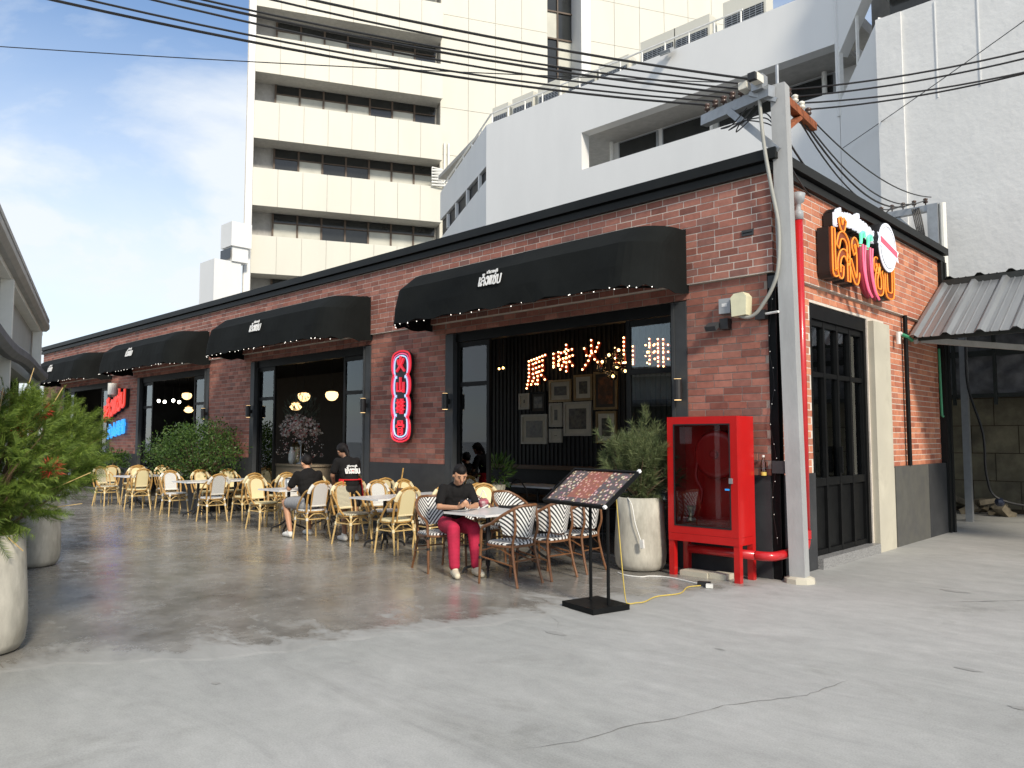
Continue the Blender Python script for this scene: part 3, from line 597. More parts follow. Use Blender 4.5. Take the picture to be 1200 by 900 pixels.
# side door with glazed leaves
door = MB(); y0, y1 = 1.12, 3.05; X0, X1 = -.20, -.10
door.box(X0, X1 + .03, y0, y0 + .08, .13, 3.32); door.box(X0, X1 + .03, y1 - .08, y1, .13, 3.32); door.box(X0, X1 + .028, y0 + .082, y1 - .082, 3.14, 3.318)
ys = [y0 + .08 + (y1 - y0 - .16) * t for t in (0, .25, .5, .75, 1)]
for i, yy in enumerate(ys): door.box(X0 + .02, X1, yy - .028, yy + .028, .131, 3.138)
for (p, q) in ((.131, .20), (1.0, 1.10), (2.40, 2.46), (3.06, 3.136)):
    for i in range(4): door.box(X0 + .022, X1 - .004, ys[i] + .029, ys[i + 1] - .029, p, q)
side_door = door.build('side_door', 'black_steel', bld)
for i in range(4):
    for (p, q) in ((1.10, 2.40), (2.46, 3.06)):
        m2 = MB(); m2.box(-.150, -.144, ys[i] + .028, ys[i + 1] - .028, p, q); m2.build('pane', 'glass', side_door)
    m2 = MB(); m2.box(-.155, -.14, ys[i] + .028, ys[i + 1] - .028, .20, 1.0); m2.build('door_panel', 'black_steel', side_door)
m2 = MB(); m2.box(-.098, -.05, 2.02, 2.05, 1.15, 1.5); m2.build('handle', 'black_steel', side_door)
# glimpse behind the side door
mb = MB(); mb.box(-1.2, -1.1, .31, 3.2, .03, 3.7); mb.build('interior_wall', 'interior_dark', bld)

# ================================================================ AWNINGS
PRO = [(0, 4.30), (-.66, 4.225), (-.96, 3.98), (-1.03, 3.68), (-1.06, 3.42)]
def awning(bi, label):
    cx = (BAYS[bi][0] + BAYS[bi][1]) / 2 - .16; hw = 2.50; ft = thing('awning', label, 'awning', (cx, .05, 3.4), 0, 'black canvas awnings over the openings')
    def plan(pr, t):            # rounded-corner plan for projection pr, t in 0..1 along left-front-right
        r = min(.46, pr * .8); Ls = pr - r; Lc = pi / 2 * r; Lf = 2 * (hw - r); tot = 2 * Ls + 2 * Lc + Lf
        return (r, Ls, Lc, Lf, tot)
    NU = 44
    def pt(pr, z, k):
        hwz = hw * (1 - .0) - (.10 if z > 4.1 else 0.02 if z > 3.9 else 0); r = min(.46, pr * .85)
        if pr < .05: x = -hwz + 2 * hwz * k / NU; return (x, -.008, z)
        # param: 5 on each side, 8 each corner, rest front
        if k <= 4: return (-hwz, -.008 - (pr - r) * k / 4, z)
        if k <= 12: a = (k - 4) / 8 * pi / 2; return (-hwz + r - r * cos(a), -(pr - r) - r * sin(a), z)
        if k <= NU - 12: t = (k - 12) / (NU - 24); return (-hwz + r + (2 * hwz - 2 * r) * t, -pr, z)
        if k <= NU - 4: a = (k - (NU - 12)) / 8 * pi / 2; return (hwz - r + r * sin(a), -(pr - r) - r * cos(a), z)
        return (hwz, -(pr - r) * (1 - (k - (NU - 4)) / 4) - .008, z)
    m = MB(); vs_ = []; prof = [(-y, z - 3.4) for (y, z) in PRO]
    prof = [(.0, 4.32 - 3.4)] + prof[1:]
    for j, (pr, z) in enumerate(prof):
        for k in range(NU + 1):
            p = list(pt(pr, z, k))
            if j == 4: p[2] += .022 * sin(k * 1.9) + random.uniform(-.008, .008); p[1] += random.uniform(-.012, .006)
            elif j >= 2: p[1] += .010 * sin(k * .8 + j)
            vs_.append(p)
    fs_ = [(j * (NU + 1) + k, (j + 1) * (NU + 1) + k, (j + 1) * (NU + 1) + k + 1, j * (NU + 1) + k + 1) for j in range(4) for k in range(NU)]
    m.add(vs_, fs_); o = m.build('canopy', 'canvas', ft)
    sol = o.modifiers.new('thickness', 'SOLIDIFY'); sol.thickness = .008; sol.offset = 1
    # frame ribs below
    m = MB()
    for xx in (-1.7, -.6, .6, 1.7): m.tube([(xx, -.03, .85), (xx, -.62, .78), (xx, -.90, .54), (xx, -.97, .27), (xx, -.98, .05)], .014, 6)
    m.tube([(-hw + .1, -.60, .05), (-hw + .5, -.98, .05), (hw - .5, -.98, .05), (hw - .1, -.60, .05)], .014, 6); m.build('frame', 'black_steel', ft)
    # lettering on the front facet
    st, wd = strokes(LENG + ['ae'] + SAEB); s_ = .105; up = V((0, .07, .30)).normalized()
    m = MB(); ribbon(m, st, (-wd * s_ / 2 - .05, -1.040, .36), V((s_ * .98, 0, s_ * .0)), up * s_ * 1.25, .022, .006)
    st2, w2 = strokes(SMALL[:9]); ribbon(m, st2, (-.02 - w2 * .022, -1.012, .525), V((.044, 0, .0)), up * .035, .009, .006); m.build('logo', 'white_print', ft)
    # fairy lights along the hem
    m = MB()
    for k in range(5, NU - 4):
        for q in range(2):
            if random.random() < .36: p = pt(1.06, .0, k); m.ball((p[0] + random.uniform(-.03, .03), p[1] - .014, p[2] + random.uniform(-.01, .02)), .0075, 5, 4)
    m.build('string_light', 'fairy', ft)
for i, lb in enumerate(['black canvas awning with white lettering beside the utility pole', 'black canvas awning above the flowers and the standing waitress', 'black canvas awning between the round bush and the red and blue letters', 'black canvas awning farthest from the pole, at the white columns']): awning(i, lb)

# ================================================================ TOWER AND OTHER BUILDINGS BEHIND
TD = V((.449, .894, 0)).normalized(); TN = V((TD.y, -TD.x, 0)); T0 = V((-30.71, 9.22, 0))
tower = thing('office_tower', 'tall cream office tower with long recessed window strips between blank bands', 'building', T0)
tower.rotation_euler = (0, 0, math.atan2(TD.y, TD.x))     # local x along the face, local -y towards the viewer
WF = 9.45; TOPS = [8.1 + 3.335 * k for k in range(8)]; BH = 1.87
mb = MB(); mb.box(.02, WF, 1.4, 16, 0, 36); mb.box(-.35, .02, .0, 16, 0, 36); mb.build('core', 'soffit', tower)
mb = MB(); mb.box(-.30, .0, -.02, 1.39, 0, 36); mb.build('side_fin', 'white_paint', tower)
pw = WF / 8
for k, zt in enumerate(TOPS):
    z0 = zt - BH
    mb = MB(); mb.box(.01, WF - .02, .03, 1.39, z0 + .03, zt - .03); mb.build('spandrel', 'tower_joint', tower)
    for j in range(8):
        mb = MB(); mb.box(j * pw + .012, (j + 1) * pw - .012, .0, .06, z0, zt); mb.build('panel', 'tower_panel', tower)
    if k == len(TOPS) - 1: break
    zb = zt; zu = zt + 3.335 - BH                               # window strip between two bands
    for j in range(7):
        x0 = .98 + j * (WF - 1.1) / 7; x1 = .98 + (j + 1) * (WF - 1.1) / 7
        mb = MB(); mb.box(x0, x0 + .09, 1.22, 1.32, zb, zu); mb.box(x0 + .09, x1, 1.24, 1.30, zb + .98, zb + 1.03); wn = mb.build('window', 'mullion_brown', tower)
        lit = random.random() < .75
        mb = MB(); mb.box(x0 + .09, x1, 1.30, 1.34, zb - .02, zb + .98); mb.build('pane', 'blind' if lit and not (j > 4 and k < 1) else 'window_dark', wn)
        mb = MB(); mb.box(x0 + .09, x1, 1.30, 1.34, zb + 1.03, zu + .02); mb.build('pane', 'window_dark', wn)
# plain tiled wing on the right
mb = MB(); mb.box(WF + .02, 15.7, .72, 16, 0, 36); mb.box(18.2, 30, .72, 16, 0, 36); mb.box(15.7, 18.2, 1.8, 16, 0, 36); mb.build('wing', 'tower_joint', tower)
for (xa, xb, n_) in ((WF + .03, 15.68, 4), (18.25, 29.9, 7)):
    dw = (xb - xa) / n_
    for r_ in range(9):
        for c_ in range(n_):
            mb = MB(); mb.box(xa + c_ * dw + .012, xa + (c_ + 1) * dw - .012, .68, .74, 9.0 + r_ * 2.6 + .012, 9.0 + (r_ + 1) * 2.6 - .012); mb.build('panel', 'tower_panel', tower)
mb = MB(); mb.box(17.62, 18.2, .3, 1.8, 0, 36); mb.build('fin', 'white_paint', tower)
for r_ in range(14):
    for c_ in range(2):
        x0 = 15.72 + c_ * .95
        mb = MB(); mb.box(x0, x0 + .07, 1.60, 1.72, 10 + r_ * 1.65, 11.65 + r_ * 1.65); mb.box(x0 + .07, x0 + .95, 1.62, 1.70, 10 + r_ * 1.65, 10.09 + r_ * 1.65); wn = mb.build('window', 'mullion_brown', tower)
        mb = MB(); mb.box(x0 + .07, x0 + .95, 1.70, 1.74, 10.09 + r_ * 1.65, 11.65 + r_ * 1.65); mb.build('pane', 'window_dark' if (r_ + c_) % 3 else 'blind', wn)
# pipes down the joint
mb = MB()
for q in range(2): mb.cyl((WF + .25 + q * .22, .6, 8), (WF + .25 + q * .22, .6, 17.4), .06, 8)
mb.build('drainpipe', 'plastic_white', tower)
mb = MB()
for q in range(6): mb.tube([(WF + .1, .5, 15.9 - q * .16), (WF - .5, .2 - q * .02, 15.85 - q * .16), (WF - .6, -.1, 15.6 - q * .16), (WF + .9, -.35, 15.6 - q * .16)], .05, 6)
mb.build('pipe_bundle', 'plastic_white', tower)
annex = thing('rooftop_block', 'small pale concrete block at the foot of the tower with dark gap', 'building', (-31.1, 8.2, 0))
mb = MB(); mb.box(-31.9, -30.4, 7.3, 8.6, 0, 9.9); mb.build('wall', 'white_paint', annex, w=True)
mb = MB(); mb.box(-31.3, -30.2, 8.0, 9.0, 10.6, 11.75); mb.box(-31.2, -30.3, 8.1, 8.9, 9.9, 10.6); mb.build('tank_housing', 'white_paint', annex, w=True)
mb = MB(); mb.box(-31.28, -30.25, 7.99, 8.0, 10.0, 10.5); mb.build('louvre', 'window_dark', annex, w=True)

# podium (ramped car park) behind the restaurant
pod = thing('parking_podium', 'white car park podium with long slit opening and angled flank', 'building', (-10, 9, 0))
PZ = 12.02
m_ = MB(); y0, y1 = 9.0, 9.35
m_.box(-14.15, -10.10, y0, y1, 0, PZ); m_.box(-10.10, -2.6, y0, y1, 10.62, PZ); m_.box(-10.10, -2.6, y0, y1, 0, 9.50)
m_.build('wall', 'white_paint', pod, w=True)
mb = MB(); mb.box(-10.1, -2.6, 10.4, 10.6, 9.0, 11.0); mb.build('slit_wall', 'white_paint', pod, w=True)
mb = MB(); mb.box(-10.1, -2.6, 9.36, 10.39, 10.64, 10.75); mb.box(-10.1, -2.6, 9.36, 10.39, 9.38, 9.48); mb.build('slit_slab', 'soffit', pod, w=True)
for (xa, xb) in ((-9.75, -8.35), (-8.2, -6.6), (-6.4, -4.8), (-4.6, -3.2)):
    mb = MB(); mb.box(xa, xb, 10.35, 10.40, 10.05, 10.60); wn = mb.build('window', 'galv', pod, w=True)
    mb = MB(); mb.box(xa + .05, xb - .05, 10.335, 10.35, 10.10, 10.56); mb.build('pane', 'window_dark', wn, loc=(10, -9, 0))
for xx in (-9.9, -6.5, -3.4): mb = MB(); mb.cyl((xx, 10.2, 9.5), (xx, 10.2, 10.62), .06, 8); mb.build('drainpipe', 'plastic_white', pod, w=True)
AD = V((-.88, .475, 0)); an0 = V((-14.15, 9.0, 0))
m_ = MB(); pts = [an0, an0 + AD * 7]; nn = V((-AD.y, AD.x, 0)) * -.3
def slabq(m_, s0, s1, z00, z01, z10, z11, th=.3, off=0):
    a = an0 + AD * s0; b = an0 + AD * s1; nv = V((AD.y, -AD.x, 0)).normalized()
    if nv.y > 0: nv = -nv
    P = [a + nv * off, b + nv * off, b - nv * th, a - nv * th]
    m_.add([P[0] + V((0, 0, z00)), P[1] + V((0, 0, z10)), P[2] + V((0, 0, z10)), P[3] + V((0, 0, z00)), P[0] + V((0, 0, z01)), P[1] + V((0, 0, z11)), P[2] + V((0, 0, z11)), P[3] + V((0, 0, z01))],
           [(0, 3, 2, 1), (4, 5, 6, 7), (0, 1, 5, 4), (1, 2, 6, 5), (2, 3, 7, 6), (3, 0, 4, 7)])
slabq(m_, .0, 7.2, 0, 10.15, 0, 9.95); slabq(m_, .0, 7.2, 10.62, PZ - .004, 10.75, PZ - .1); m_.build('flank_wall', 'white_paint', pod, w=True)
m_ = MB(); slabq(m_, .0, 7.2, 10.15, 10.62, 9.95, 10.75, .2, -.12); m_.build('flank_slit', 'interior_dark', pod, w=True)
for s0 in (.9, 2.6, 4.3, 5.8): m_ = MB(); slabq(m_, s0, s0 + .12, 10.10, 10.64, 10.05, 10.66, .1, .01); m_.build('slit_bar', 'white_paint', pod, w=True)
m_ = MB(); m_.box(-14.1, -2.6, 9.36, 14, PZ - .4, PZ - .1); m_.build('deck', 'soffit', pod, w=True)
m_ = MB(); slabq(m_, 2.5, 9.5, 12.6, 12.75, 13.3, 13.45, 1.6, -.4); m_.build('canopy', 'soffit', pod, w=True)
# railing along the podium edge
rail = thing('roof_railing', 'white tube railing along the podium roof edge in front of condensers', 'railing', (-10, 9.2, PZ))
mb = MB(); mb.tube([(-14.1, 9.18, PZ + .42), (-5.0, 9.18, PZ + .42)], .03, 6); e1 = an0 + AD * 7; mb.tube([(-14.1, 9.18, PZ + .42), (e1.x, e1.y + .2, PZ + .32)], .03, 6); mb.build('rail', 'plastic_white', rail, w=True)
for k in range(13):
    xx = -14.05 + k * .75; mb = MB(); mb.cyl((xx, 9.18, PZ - .02), (xx, 9.18, PZ + .42), .025, 6); mb.build('post', 'plastic_white', rail, w=True)
for k in range(5):
    p = an0 + AD * (1.2 + 1.3 * k); mb = MB(); mb.cyl((p.x, p.y + .2, PZ - .1), (p.x, p.y + .2, PZ + .38), .025, 6); mb.build('post', 'plastic_white', rail, w=True)
# condenser units
def condenser(x, wd, hh, label):
    t = thing('air_conditioner', label, 'air conditioner', (x, 9.85, PZ), 0, 'condensers on the podium roof')
    mb = MB(); mb.box(-wd / 2, wd / 2, -.2, .2, .05, hh); mb.build('casing', 'tower_panel', t)
    mb = MB(); mb.box(-wd / 2 + .06, wd / 2 - .06, -.215, -.2, .12, hh * .62); mb.build('coil', 'window_dark', t)
    mb = MB()
    for k in range(9): zz = .14 + k * (hh * .60 - .12) / 9; mb.box(-wd / 2 + .06, wd / 2 - .06, -.228, -.215, zz, zz + .012)
    for k in range(7): xx = -wd / 2 + .1 + k * (wd - .2) / 6; mb.box(xx - .006, xx + .006, -.231, -.228, .12, hh * .62)
    mb.build('grille', 'galv', t)
    for s_ in (-1, 1): mb = MB(); mb.box(s_ * wd * .35 - .04, s_ * wd * .35 + .04, -.22, .22, 0, .05); mb.build('foot', 'galv', t)
ORD = ['first', 'second', 'third', 'fourth', 'fifth', 'sixth', 'seventh', 'eighth']
for ci, (x, wd, hh) in enumerate(((-14.15, .75, .88), (-13.1, .95, .9), (-11.95, .95, .95), (-10.6, 1.1, .75), (-9.4, 1.1, .8), (-7.85, 1.15, .98), (-6.75, 1.1, .98), (-5.2, 1.2, 1.1))): condenser(x, wd, hh, '%s condenser from the tower behind the podium roof railing' % ORD[ci])
fl = thing('floodlight', 'small white floodlight on the podium parapet below the condensers', 'lamp', (-7.0, 8.95, PZ))
mb = MB(); mb.obox((0, -.14, -.1), (1, 0, 0), (0, .8, .5), (0, -.5, .8), .16, .13, .05); mb.build('housing', 'plastic_grey', fl)
mb = MB(); mb.bar((0, .0, -.02), (0, -.12, -.07), .05); mb.build('bracket', 'galv', fl)
mb = MB(); mb.obox((0, -.165, -.145), (1, 0, 0), (0, .8, .5), (0, -.5, .8), .12, .10, .006); mb.build('lens', 'plastic_white', fl)

# link block with sloping stair opening, roughcast block
link = thing('stair_block', 'smooth white stair block with sloping opening beside the roughcast wall', 'building', (-2, 8.6, 0))
# wall runs from (-2.6, 9.0) to (-1.45, 8.35)
A0, A1 = V((-2.60, 9.0, 0)), V((-1.44, 8.2, 0)); ld = (A1 - A0); Ll = ld.length; ld.normalize(); ln = V((ld.y, -ld.x, 0)); ln = ln if ln.y < 0 else -ln
def lq(m_, poly, off, th):
    n = len(poly); a = [A0 + ld * p[0] + ln * off + V((0, 0, p[1])) for p in poly]; b = [p - ln * th for p in a]
    m_.add(a + b, [tuple(range(n)), tuple(range(2 * n - 1, n - 1, -1))] + [(i, n + i, n + (i + 1) % n, (i + 1) % n) for i in range(n)])
m_ = MB(); lq(m_, [(.0, 0), (Ll, 0), (Ll, 10.45), (.02, 9.2)], 0, .25); m_.build('wall', 'white_paint', link, w=True)
m_ = MB(); lq(m_, [(0, 10.3), (Ll, 11.6), (Ll, 13.5), (0, 13.5)], 0, .25); m_.build('upper_wall', 'white_paint', link, w=True)
m_ = MB(); lq(m_, [(0, 8.8), (Ll, 8.8), (Ll, 13.4), (0, 13.4)], -.9, .1); m_.build('back_wall', 'soffit', link, w=True)
m_ = MB(); lq(m_, [(.62, 9.8), (.66, 9.8), (.66, 11.2), (.62, 11.2)], -.02, .06); lq(m_, [(0, 8.9), (.06, 8.9), (.06, 10.5), (0, 10.5)], .01, .1); m_.build('post', 'plastic_white', link, w=True)
m_ = MB(); lq(m_, [(-.05, 8.9), (.02, 8.9), (.02, 13), (-.05, 13)], .04, .08); m_.build('drainpipe', 'white_paint', link, w=True)
rc = thing('roughcast_block', 'big pale grey roughcast building behind the metal lean-to roof', 'building', (1, 8.1, 0))
m_ = MB(); m_.box(-1.40, 14, 8.0, 18, 4.5, 10.3); m_.build('wall', 'roughcast', rc, w=True)
m_ = MB(); m_.box(-1.42, -.93, 7.95, 8.0, 4.5, 10.28); m_.build('corner_strip', 'roughcast', rc, w=True)
m_ = MB(); m_.box(-1.3, 14, 8.5, 17.5, 10.3, 11.0); m_.build('window_band', 'window_dark', rc, w=True)
m_ = MB(); m_.box(-1.40, 14, 8.0, 18, 11.0, 13); m_.build('upper_wall', 'roughcast', rc, w=True)
for xx in (-.32, .42, 1.3): m_ = MB(); m_.box(xx, xx + .02, 7.985, 8.0, 8.3, 10.25); m_.build('joint_strip', 'white_paint', rc, w=True)

# ================================================================ LEAN-TO on the right
shed = thing('lean_to_shed', 'grey corrugated metal lean-to roof on steel post against the brick wall', 'shed', (2, 6, 0))
E0, E1 = (4.55, 3.18), (6.35, 4.28)                                # (y, z) eave and top
npan = 12; wpan = .46
sl_ = V((0, E1[0] - E0[0], E1[1] - E0[1])); sn = V((0, -sl_.z, sl_.y)).normalized()
def shed_panel(x0, name, a, b, mt):
    m_ = MB(); prof = [(0, 0), (.05, .05), (.10, .05), (.15, 0), (.2, 0), (.215, .012), (.23, 0), (.32, 0), (.335, .012), (.35, 0), (wpan - .004, 0)]
    vs_ = []
    for (y, z) in (a, b):
        for (u, h) in prof: q = V((x0 + u, y, z)) + sn * h; vs_.append(q); vs_.append(q - sn * .004)
    k = len(prof); fs_ = []
    for i in range(k - 1):
        fs_.append((2 * i, 2 * i + 2, 2 * k + 2 * i + 2, 2 * k + 2 * i)); fs_.append((2 * i + 1, 2 * k + 2 * i + 1, 2 * k + 2 * i + 3, 2 * i + 3))
        fs_.append((2 * i, 2 * i + 1, 2 * i + 3, 2 * i + 2)); fs_.append((2 * k + 2 * i, 2 * k + 2 * i + 2, 2 * k + 2 * i + 3, 2 * k + 2 * i + 1))
    m_.add(vs_, fs_); return m_.build(name, mt, shed, w=True)
for k in range(npan): shed_panel(.03 + k * wpan, 'roof_panel', E0, E1, 'metal_sheet')
for k in range(npan): shed_panel(.12 + k * wpan, 'upper_roof_panel', (6.30, 4.36), (11.3, 4.47), 'metal_dark')
m_ = MB(); m_.box(.1, 5.6, 6.30, 6.36, 4.1, 4.35); m_.build('flashing', 'metal_dark', shed, w=True)
m_ = MB()
for (y, z) in ((4.75, 3.235), (5.5, 3.69), (6.2, 4.12)): m_.box(.06, 5.5, y, y + .06, z - .085, z - .005)
m_.build('purlin', 'metal_dark', shed, w=True)
m_ = MB(); m_.bar((.10, 4.9, 3.18), (1.35, 6.9, 3.1), .06, .09); m_.bar((.1, 4.7, 3.13), (.1, 6.35, 4.10), .05, .07); m_.build('brace', 'soffit', shed, w=True)
m_ = MB(); m_.box(-.28, -.16, 8.6, 8.72, 0, 4.1); m_.build('post', 'galv', shed, w=True)
m_ = MB(); m_.box(-2.0, 6, 9.7, 9.76, 3.3, 3.42); m_.box(-2, 6, 9.7, 9.76, 2.45, 2.53)
for xx in (-.7, .05, .75, 1.5): m_.box(xx, xx + .06, 9.68, 9.74, 2.3, 4.4)
m_.build('back_frame', 'metal_dark', shed, w=True)
m_ = MB(); m_.grid(lambda u, v: (-1.4 + 5.5 * u, 9.80 + .035 * sin(u * 60 + 4 * sin(v * 9)) + .03 * sin(v * 33 + u * 12), 2.52 + 1.9 * v), 90, 24); m_.build('plastic_sheet', 'tarp', shed, smooth=True, w=True)
bw = thing('block_wall', 'dark grimy concrete block wall at the back under the lean-to', 'wall', (1, 11, 0))
m_ = MB(); m_.box(-3.5, 8, 11.03, 11.4, 0, 4.4); m_.build('core', 'soil', bw, w=True)
for r_ in range(4):
    for c_ in range(9):
        x0 = -3.4 + c_ * .9 + (.45 if r_ % 2 else 0); m_ = MB(); dy_ = random.uniform(0, .02); m_.box(x0, x0 + .88, 11.0 + dy_, 11.04, .1 + r_ * .6, .1 + r_ * .6 + .58); m_.build('block', 'block_dirty', bw, w=True)
rb = thing('rubble_heap', 'low heap of broken masonry along the grimy block wall', 'rubble', (.5, 10.6, 0))
for k in range(46):
    c = (random.uniform(-1.6, 3.2), random.uniform(10.2, 10.95), random.uniform(.02, .28)); m_ = MB(); u = V((random.uniform(-1, 1), random.uniform(-1, 1), random.uniform(-.4, .4))).normalized(); v = u.cross(V((.2, .3, 1))).normalized()
    m_.obox(c, u, v, u.cross(v), random.uniform(.06, .22), random.uniform(.05, .12), random.uniform(.03, .08)); m_.build('chunk', 'rubble', rb, w=True)
cp = thing('cable_hose', 'black hose looping down the lean-to post to the ground', 'hose', (-.15, 8.55, 0))
m_ = MB(); m_.tube(bez([(-.15, 8.55, 3.4), (-.12, 8.5, 2.6), (.1, 8.5, 1.7), (.12, 8.55, .9), (.3, 8.7, .45), (1.2, 9.0, .3), (2.6, 9.4, .25)], 6), .025, 6); m_.build('hose', 'cable_black', cp, w=True)
m_ = MB(); m_.ball((.28, 8.72, .4), .09, 8, 6); m_.build('coupling', 'phone_dark', cp, w=True)
gp = thing('green_pipe', 'thin green water pipe with white elbow at the lean-to eave', 'pipe', (.05, 4.5, 3.2))
m_ = MB(); m_.tube([(.03, 4.15, 3.22), (.03, 4.55, 3.2), (.05, 4.7, 3.16)], .03, 8); m_.build('pipe', 'green_pipe', gp, w=True)
m_ = MB(); m_.tube([(.03, 4.12, 3.05), (.03, 4.12, 3.22), (.03, 4.22, 3.22)], .035, 8); m_.build('elbow', 'plastic_white', gp, w=True)
m_ = MB(); m_.tube([(.02, 6.2, 3.15), (.03, 6.2, 2.0), (.05, 6.22, 1.98)], .02, 8); m_.build('riser', 'green_pipe', gp, w=True)

# ================================================================ LEFT BUILDING
LD = V((-.951, .309, 0)).normalized(); LN = V((.309, .951, 0)).normalized(); L0 = V((-7.9, -5.3, 0))
lb = thing('white_shop', 'low white shop front with gutter, columns and rolled tarpaulin beside the planters', 'building', L0); lb.rotation_euler = (0, 0, math.atan2(LD.y, LD.x))
# local +x runs away from the camera, local -y faces the patio (LN = -local y)
sgn = -1
mb = MB(); mb.box(-6.5, .0, .20, 3.0, 2.35, 3.02); mb.build('boarding', 'left_grey', lb)
mb = MB(); mb.box(-6.5, .1, .10, 3.2, 3.02, 3.12); mb.build('eaves', 'left_white', lb)
mb = MB(); mb.tube([(-6.5, .08, 3.13), (.02, .08, 3.13)], .07, 8); mb.box(-6.5, .02, .02, 3.2, 3.19, 3.23); mb.build('gutter', 'gutter', lb)
for xx in (-.35, -4.15, -6.43): mb = MB(); mb.box(xx - .045, xx + .045, .08, .18, 0, 3.019); mb.build('column', 'left_white', lb)
mb = MB(); mb.tube(bez([(-6.5, .07, 2.40), (-5, .05, 2.34), (-3, .07, 2.42), (-1.2, .05, 2.40), (-.2, .07, 2.44)], 8), .075, 8); mb.build('rolled_tarpaulin', 'tarp', lb)
mb = MB(); mb.box(-6.5, -.1, .40, .44, .0, 2.35); mb.build('shop_window', 'dark_green_glass', lb)
mb = MB()
for xx in (-.3, -1.4, -2.6, -3.8): mb.box(xx - .03, xx + .03, .32, .40, 0, 2.35)
for zz in (1.0, 2.0): mb.box(-6.5, -.1, .34, .395, zz, zz + .05)
mb.build('window_frame', 'black_steel', lb)
mb = MB(); mb.box(-6.49, -.02, .46, 3.0, 0, 2.3); mb.build('body', 'left_grey', lb)
mb = MB(); mb.box(-3.6, -3.35, .27, .30, 1.5, 1.85); mb.build('notice', 'plastic_white', lb)

# ================================================================ SIGNS
def frameA(x, z, y): return V((x, y, z)), V((1, 0, 0)), V((0, 0, 1))     # facing -Y
# vertical neon sign with four stacked lobes
ns = thing('neon_sign', 'tall lobed red and blue neon sign with four Chinese characters', 'sign', (-6.86, .0, 1.6))
lob = []
HW, HH = .27, 1.5; nl = 4; lh = HH / nl
for side in (1, -1):
    for i in range(nl):
        for k in range(9):
            t = k / 8; ang = (t - .5) * pi * .86; zz = HH / 2 + (lh * (i + .5) - HH / 2) + sin(ang) * lh * .56; xx = HW * (cos(ang) ** .55 * .62 + .36)
            lob.append((xx * 1, zz)) if side == 1 else None
right = lob[:]; 
right = [(.06, -.045)] + [p for p in right] + [(.06, HH + .045)]
poly = right + [(-p[0], p[1]) for p in right[::-1]]
m_ = MB(); m_.prism([(p[0], p[1]) for p in poly], (0, .0, 0), (1, 0, 0), (0, 0, 1), .07); m_.build('backing', 'plastic_black', ns)
def ringp(sc_, y): return [(p[0] * sc_, y, HH / 2 + (p[1] - HH / 2) * (1 - (1 - sc_) * .35)) for p in poly]
m_ = MB(); m_.tube(ringp(1.0, -.078), .017, 6, closed=True); m_.build('neon_tube', 'neon_red', ns)
m_ = MB(); m_.tube(ringp(.84, -.08), .012, 6, closed=True); m_.build('neon_tube', 'neon_pink', ns)
m_ = MB(); m_.tube(ringp(.70, -.08), .013, 6, closed=True); m_.build('neon_tube', 'neon_blue', ns)
for i, c_ in enumerate(['gu', 'pai', 'shan', 'huo']):
    m_ = MB(); ribbon(m_, ST[c_][1], (-.115, -.072, lh * i + .07), V((.23, 0, 0)), V((0, 0, .25)), .034 if c_ in ('huo', 'shan') else .024, .035, curvy=False); m_.build('character', 'neon_red', ns)

# sign on the side wall (facing +X): text runs along +Y
sg = thing('wall_sign', 'orange outlined Thai lettering with chilli peppers and round white badge on side wall', 'sign', (0, 2.3, 3.7))
UX, UZ = V((0, 1, 0)), V((0, 0, 1))
def word(st, o, sx_, sy_, wd, dep, nm, face, tube, r, base=.0):
    m_ = MB(); ribbon(m_, st, V(o) + V((.02, 0, 0)), UX * sx_, UZ * sy_, wd * 1.22, dep * .86); m_.build('letter_return', 'plastic_black', sg, w=True)
    m_ = MB(); ribbon(m_, st, V(o) + V((dep * .8, 0, 0)), UX * sx_, UZ * sy_, wd, dep * .22 + .02); m_.build(nm, face, sg, w=True)
    m_ = MB(); outline(m_, st, V(o) + V((dep + .035, 0, 0)), UX * sx_, UZ * sy_, wd * .92, r); m_.build('neon_tube', tube, sg, w=True)
st, wd_ = strokes(LENG); word(st, (0, 1.20, 3.68), .46, .56, .10, .17, 'letter', 'letter_face', 'neon_orange', .010)
st, wd_ = strokes(SAEB); word(st, (0, 2.66, 3.66), .50, .46, .10, .17, 'letter', 'letter_face', 'neon_orange', .010)
st, wd_ = strokes(SMALL, .92)
n_ = sum(ST[c][0] for c in SMALL) * .92; arc = [[(x_, y_ + .55 * sin(pi * min(1, max(0, x_ / n_))) ) for (x_, y_) in s] for s in st]
word(arc, (0, 1.42, 4.33), 1.42 / n_, .165, .034, .14, 'small_letter', 'neon_white', 'neon_white', .007)
for k, y_ in enumerate((2.16, 2.42)):
    path = bez([(.20, y_ + .02, 4.20), (.20, y_, 4.02), (.20, y_ + .02, 3.82), (.20, y_ + .12, 3.62), (.20, y_ + .26, 3.52)], 6)
    m_ = MB(); m_.tube(path, [.055 * (1 - .8 * (i / (len(path) - 1)) ** 2) + .012 for i in range(len(path))], 8); m_.build('chilli', 'chili', sg, w=True, smooth=True)
    m_ = MB(); m_.tube([p + V((.06, -.045 * (1 - i / len(path)), 0)) for i, p in enumerate(path)], .013, 6); m_.tube([p + V((.06, .045 * (1 - i / len(path)), 0)) for i, p in enumerate(path)], .013, 6); m_.build('neon_tube', 'chili_tube', sg, w=True)
    m_ = MB(); m_.tube(bez([(.22, y_ - .03, 4.17), (.22, y_ + .02, 4.27), (.22, y_ + .03, 4.36), (.22, y_ + .12, 4.40), (.22, y_ + .15, 4.33)], 4), .022, 6); m_.build('chilli_stalk', 'neon_green', sg, w=True)
    m_ = MB(); m_.box(.0, .15, y_ - .06, y_ + .12, 3.75, 4.2); m_.build('letter_return', 'plastic_black', sg, w=True)
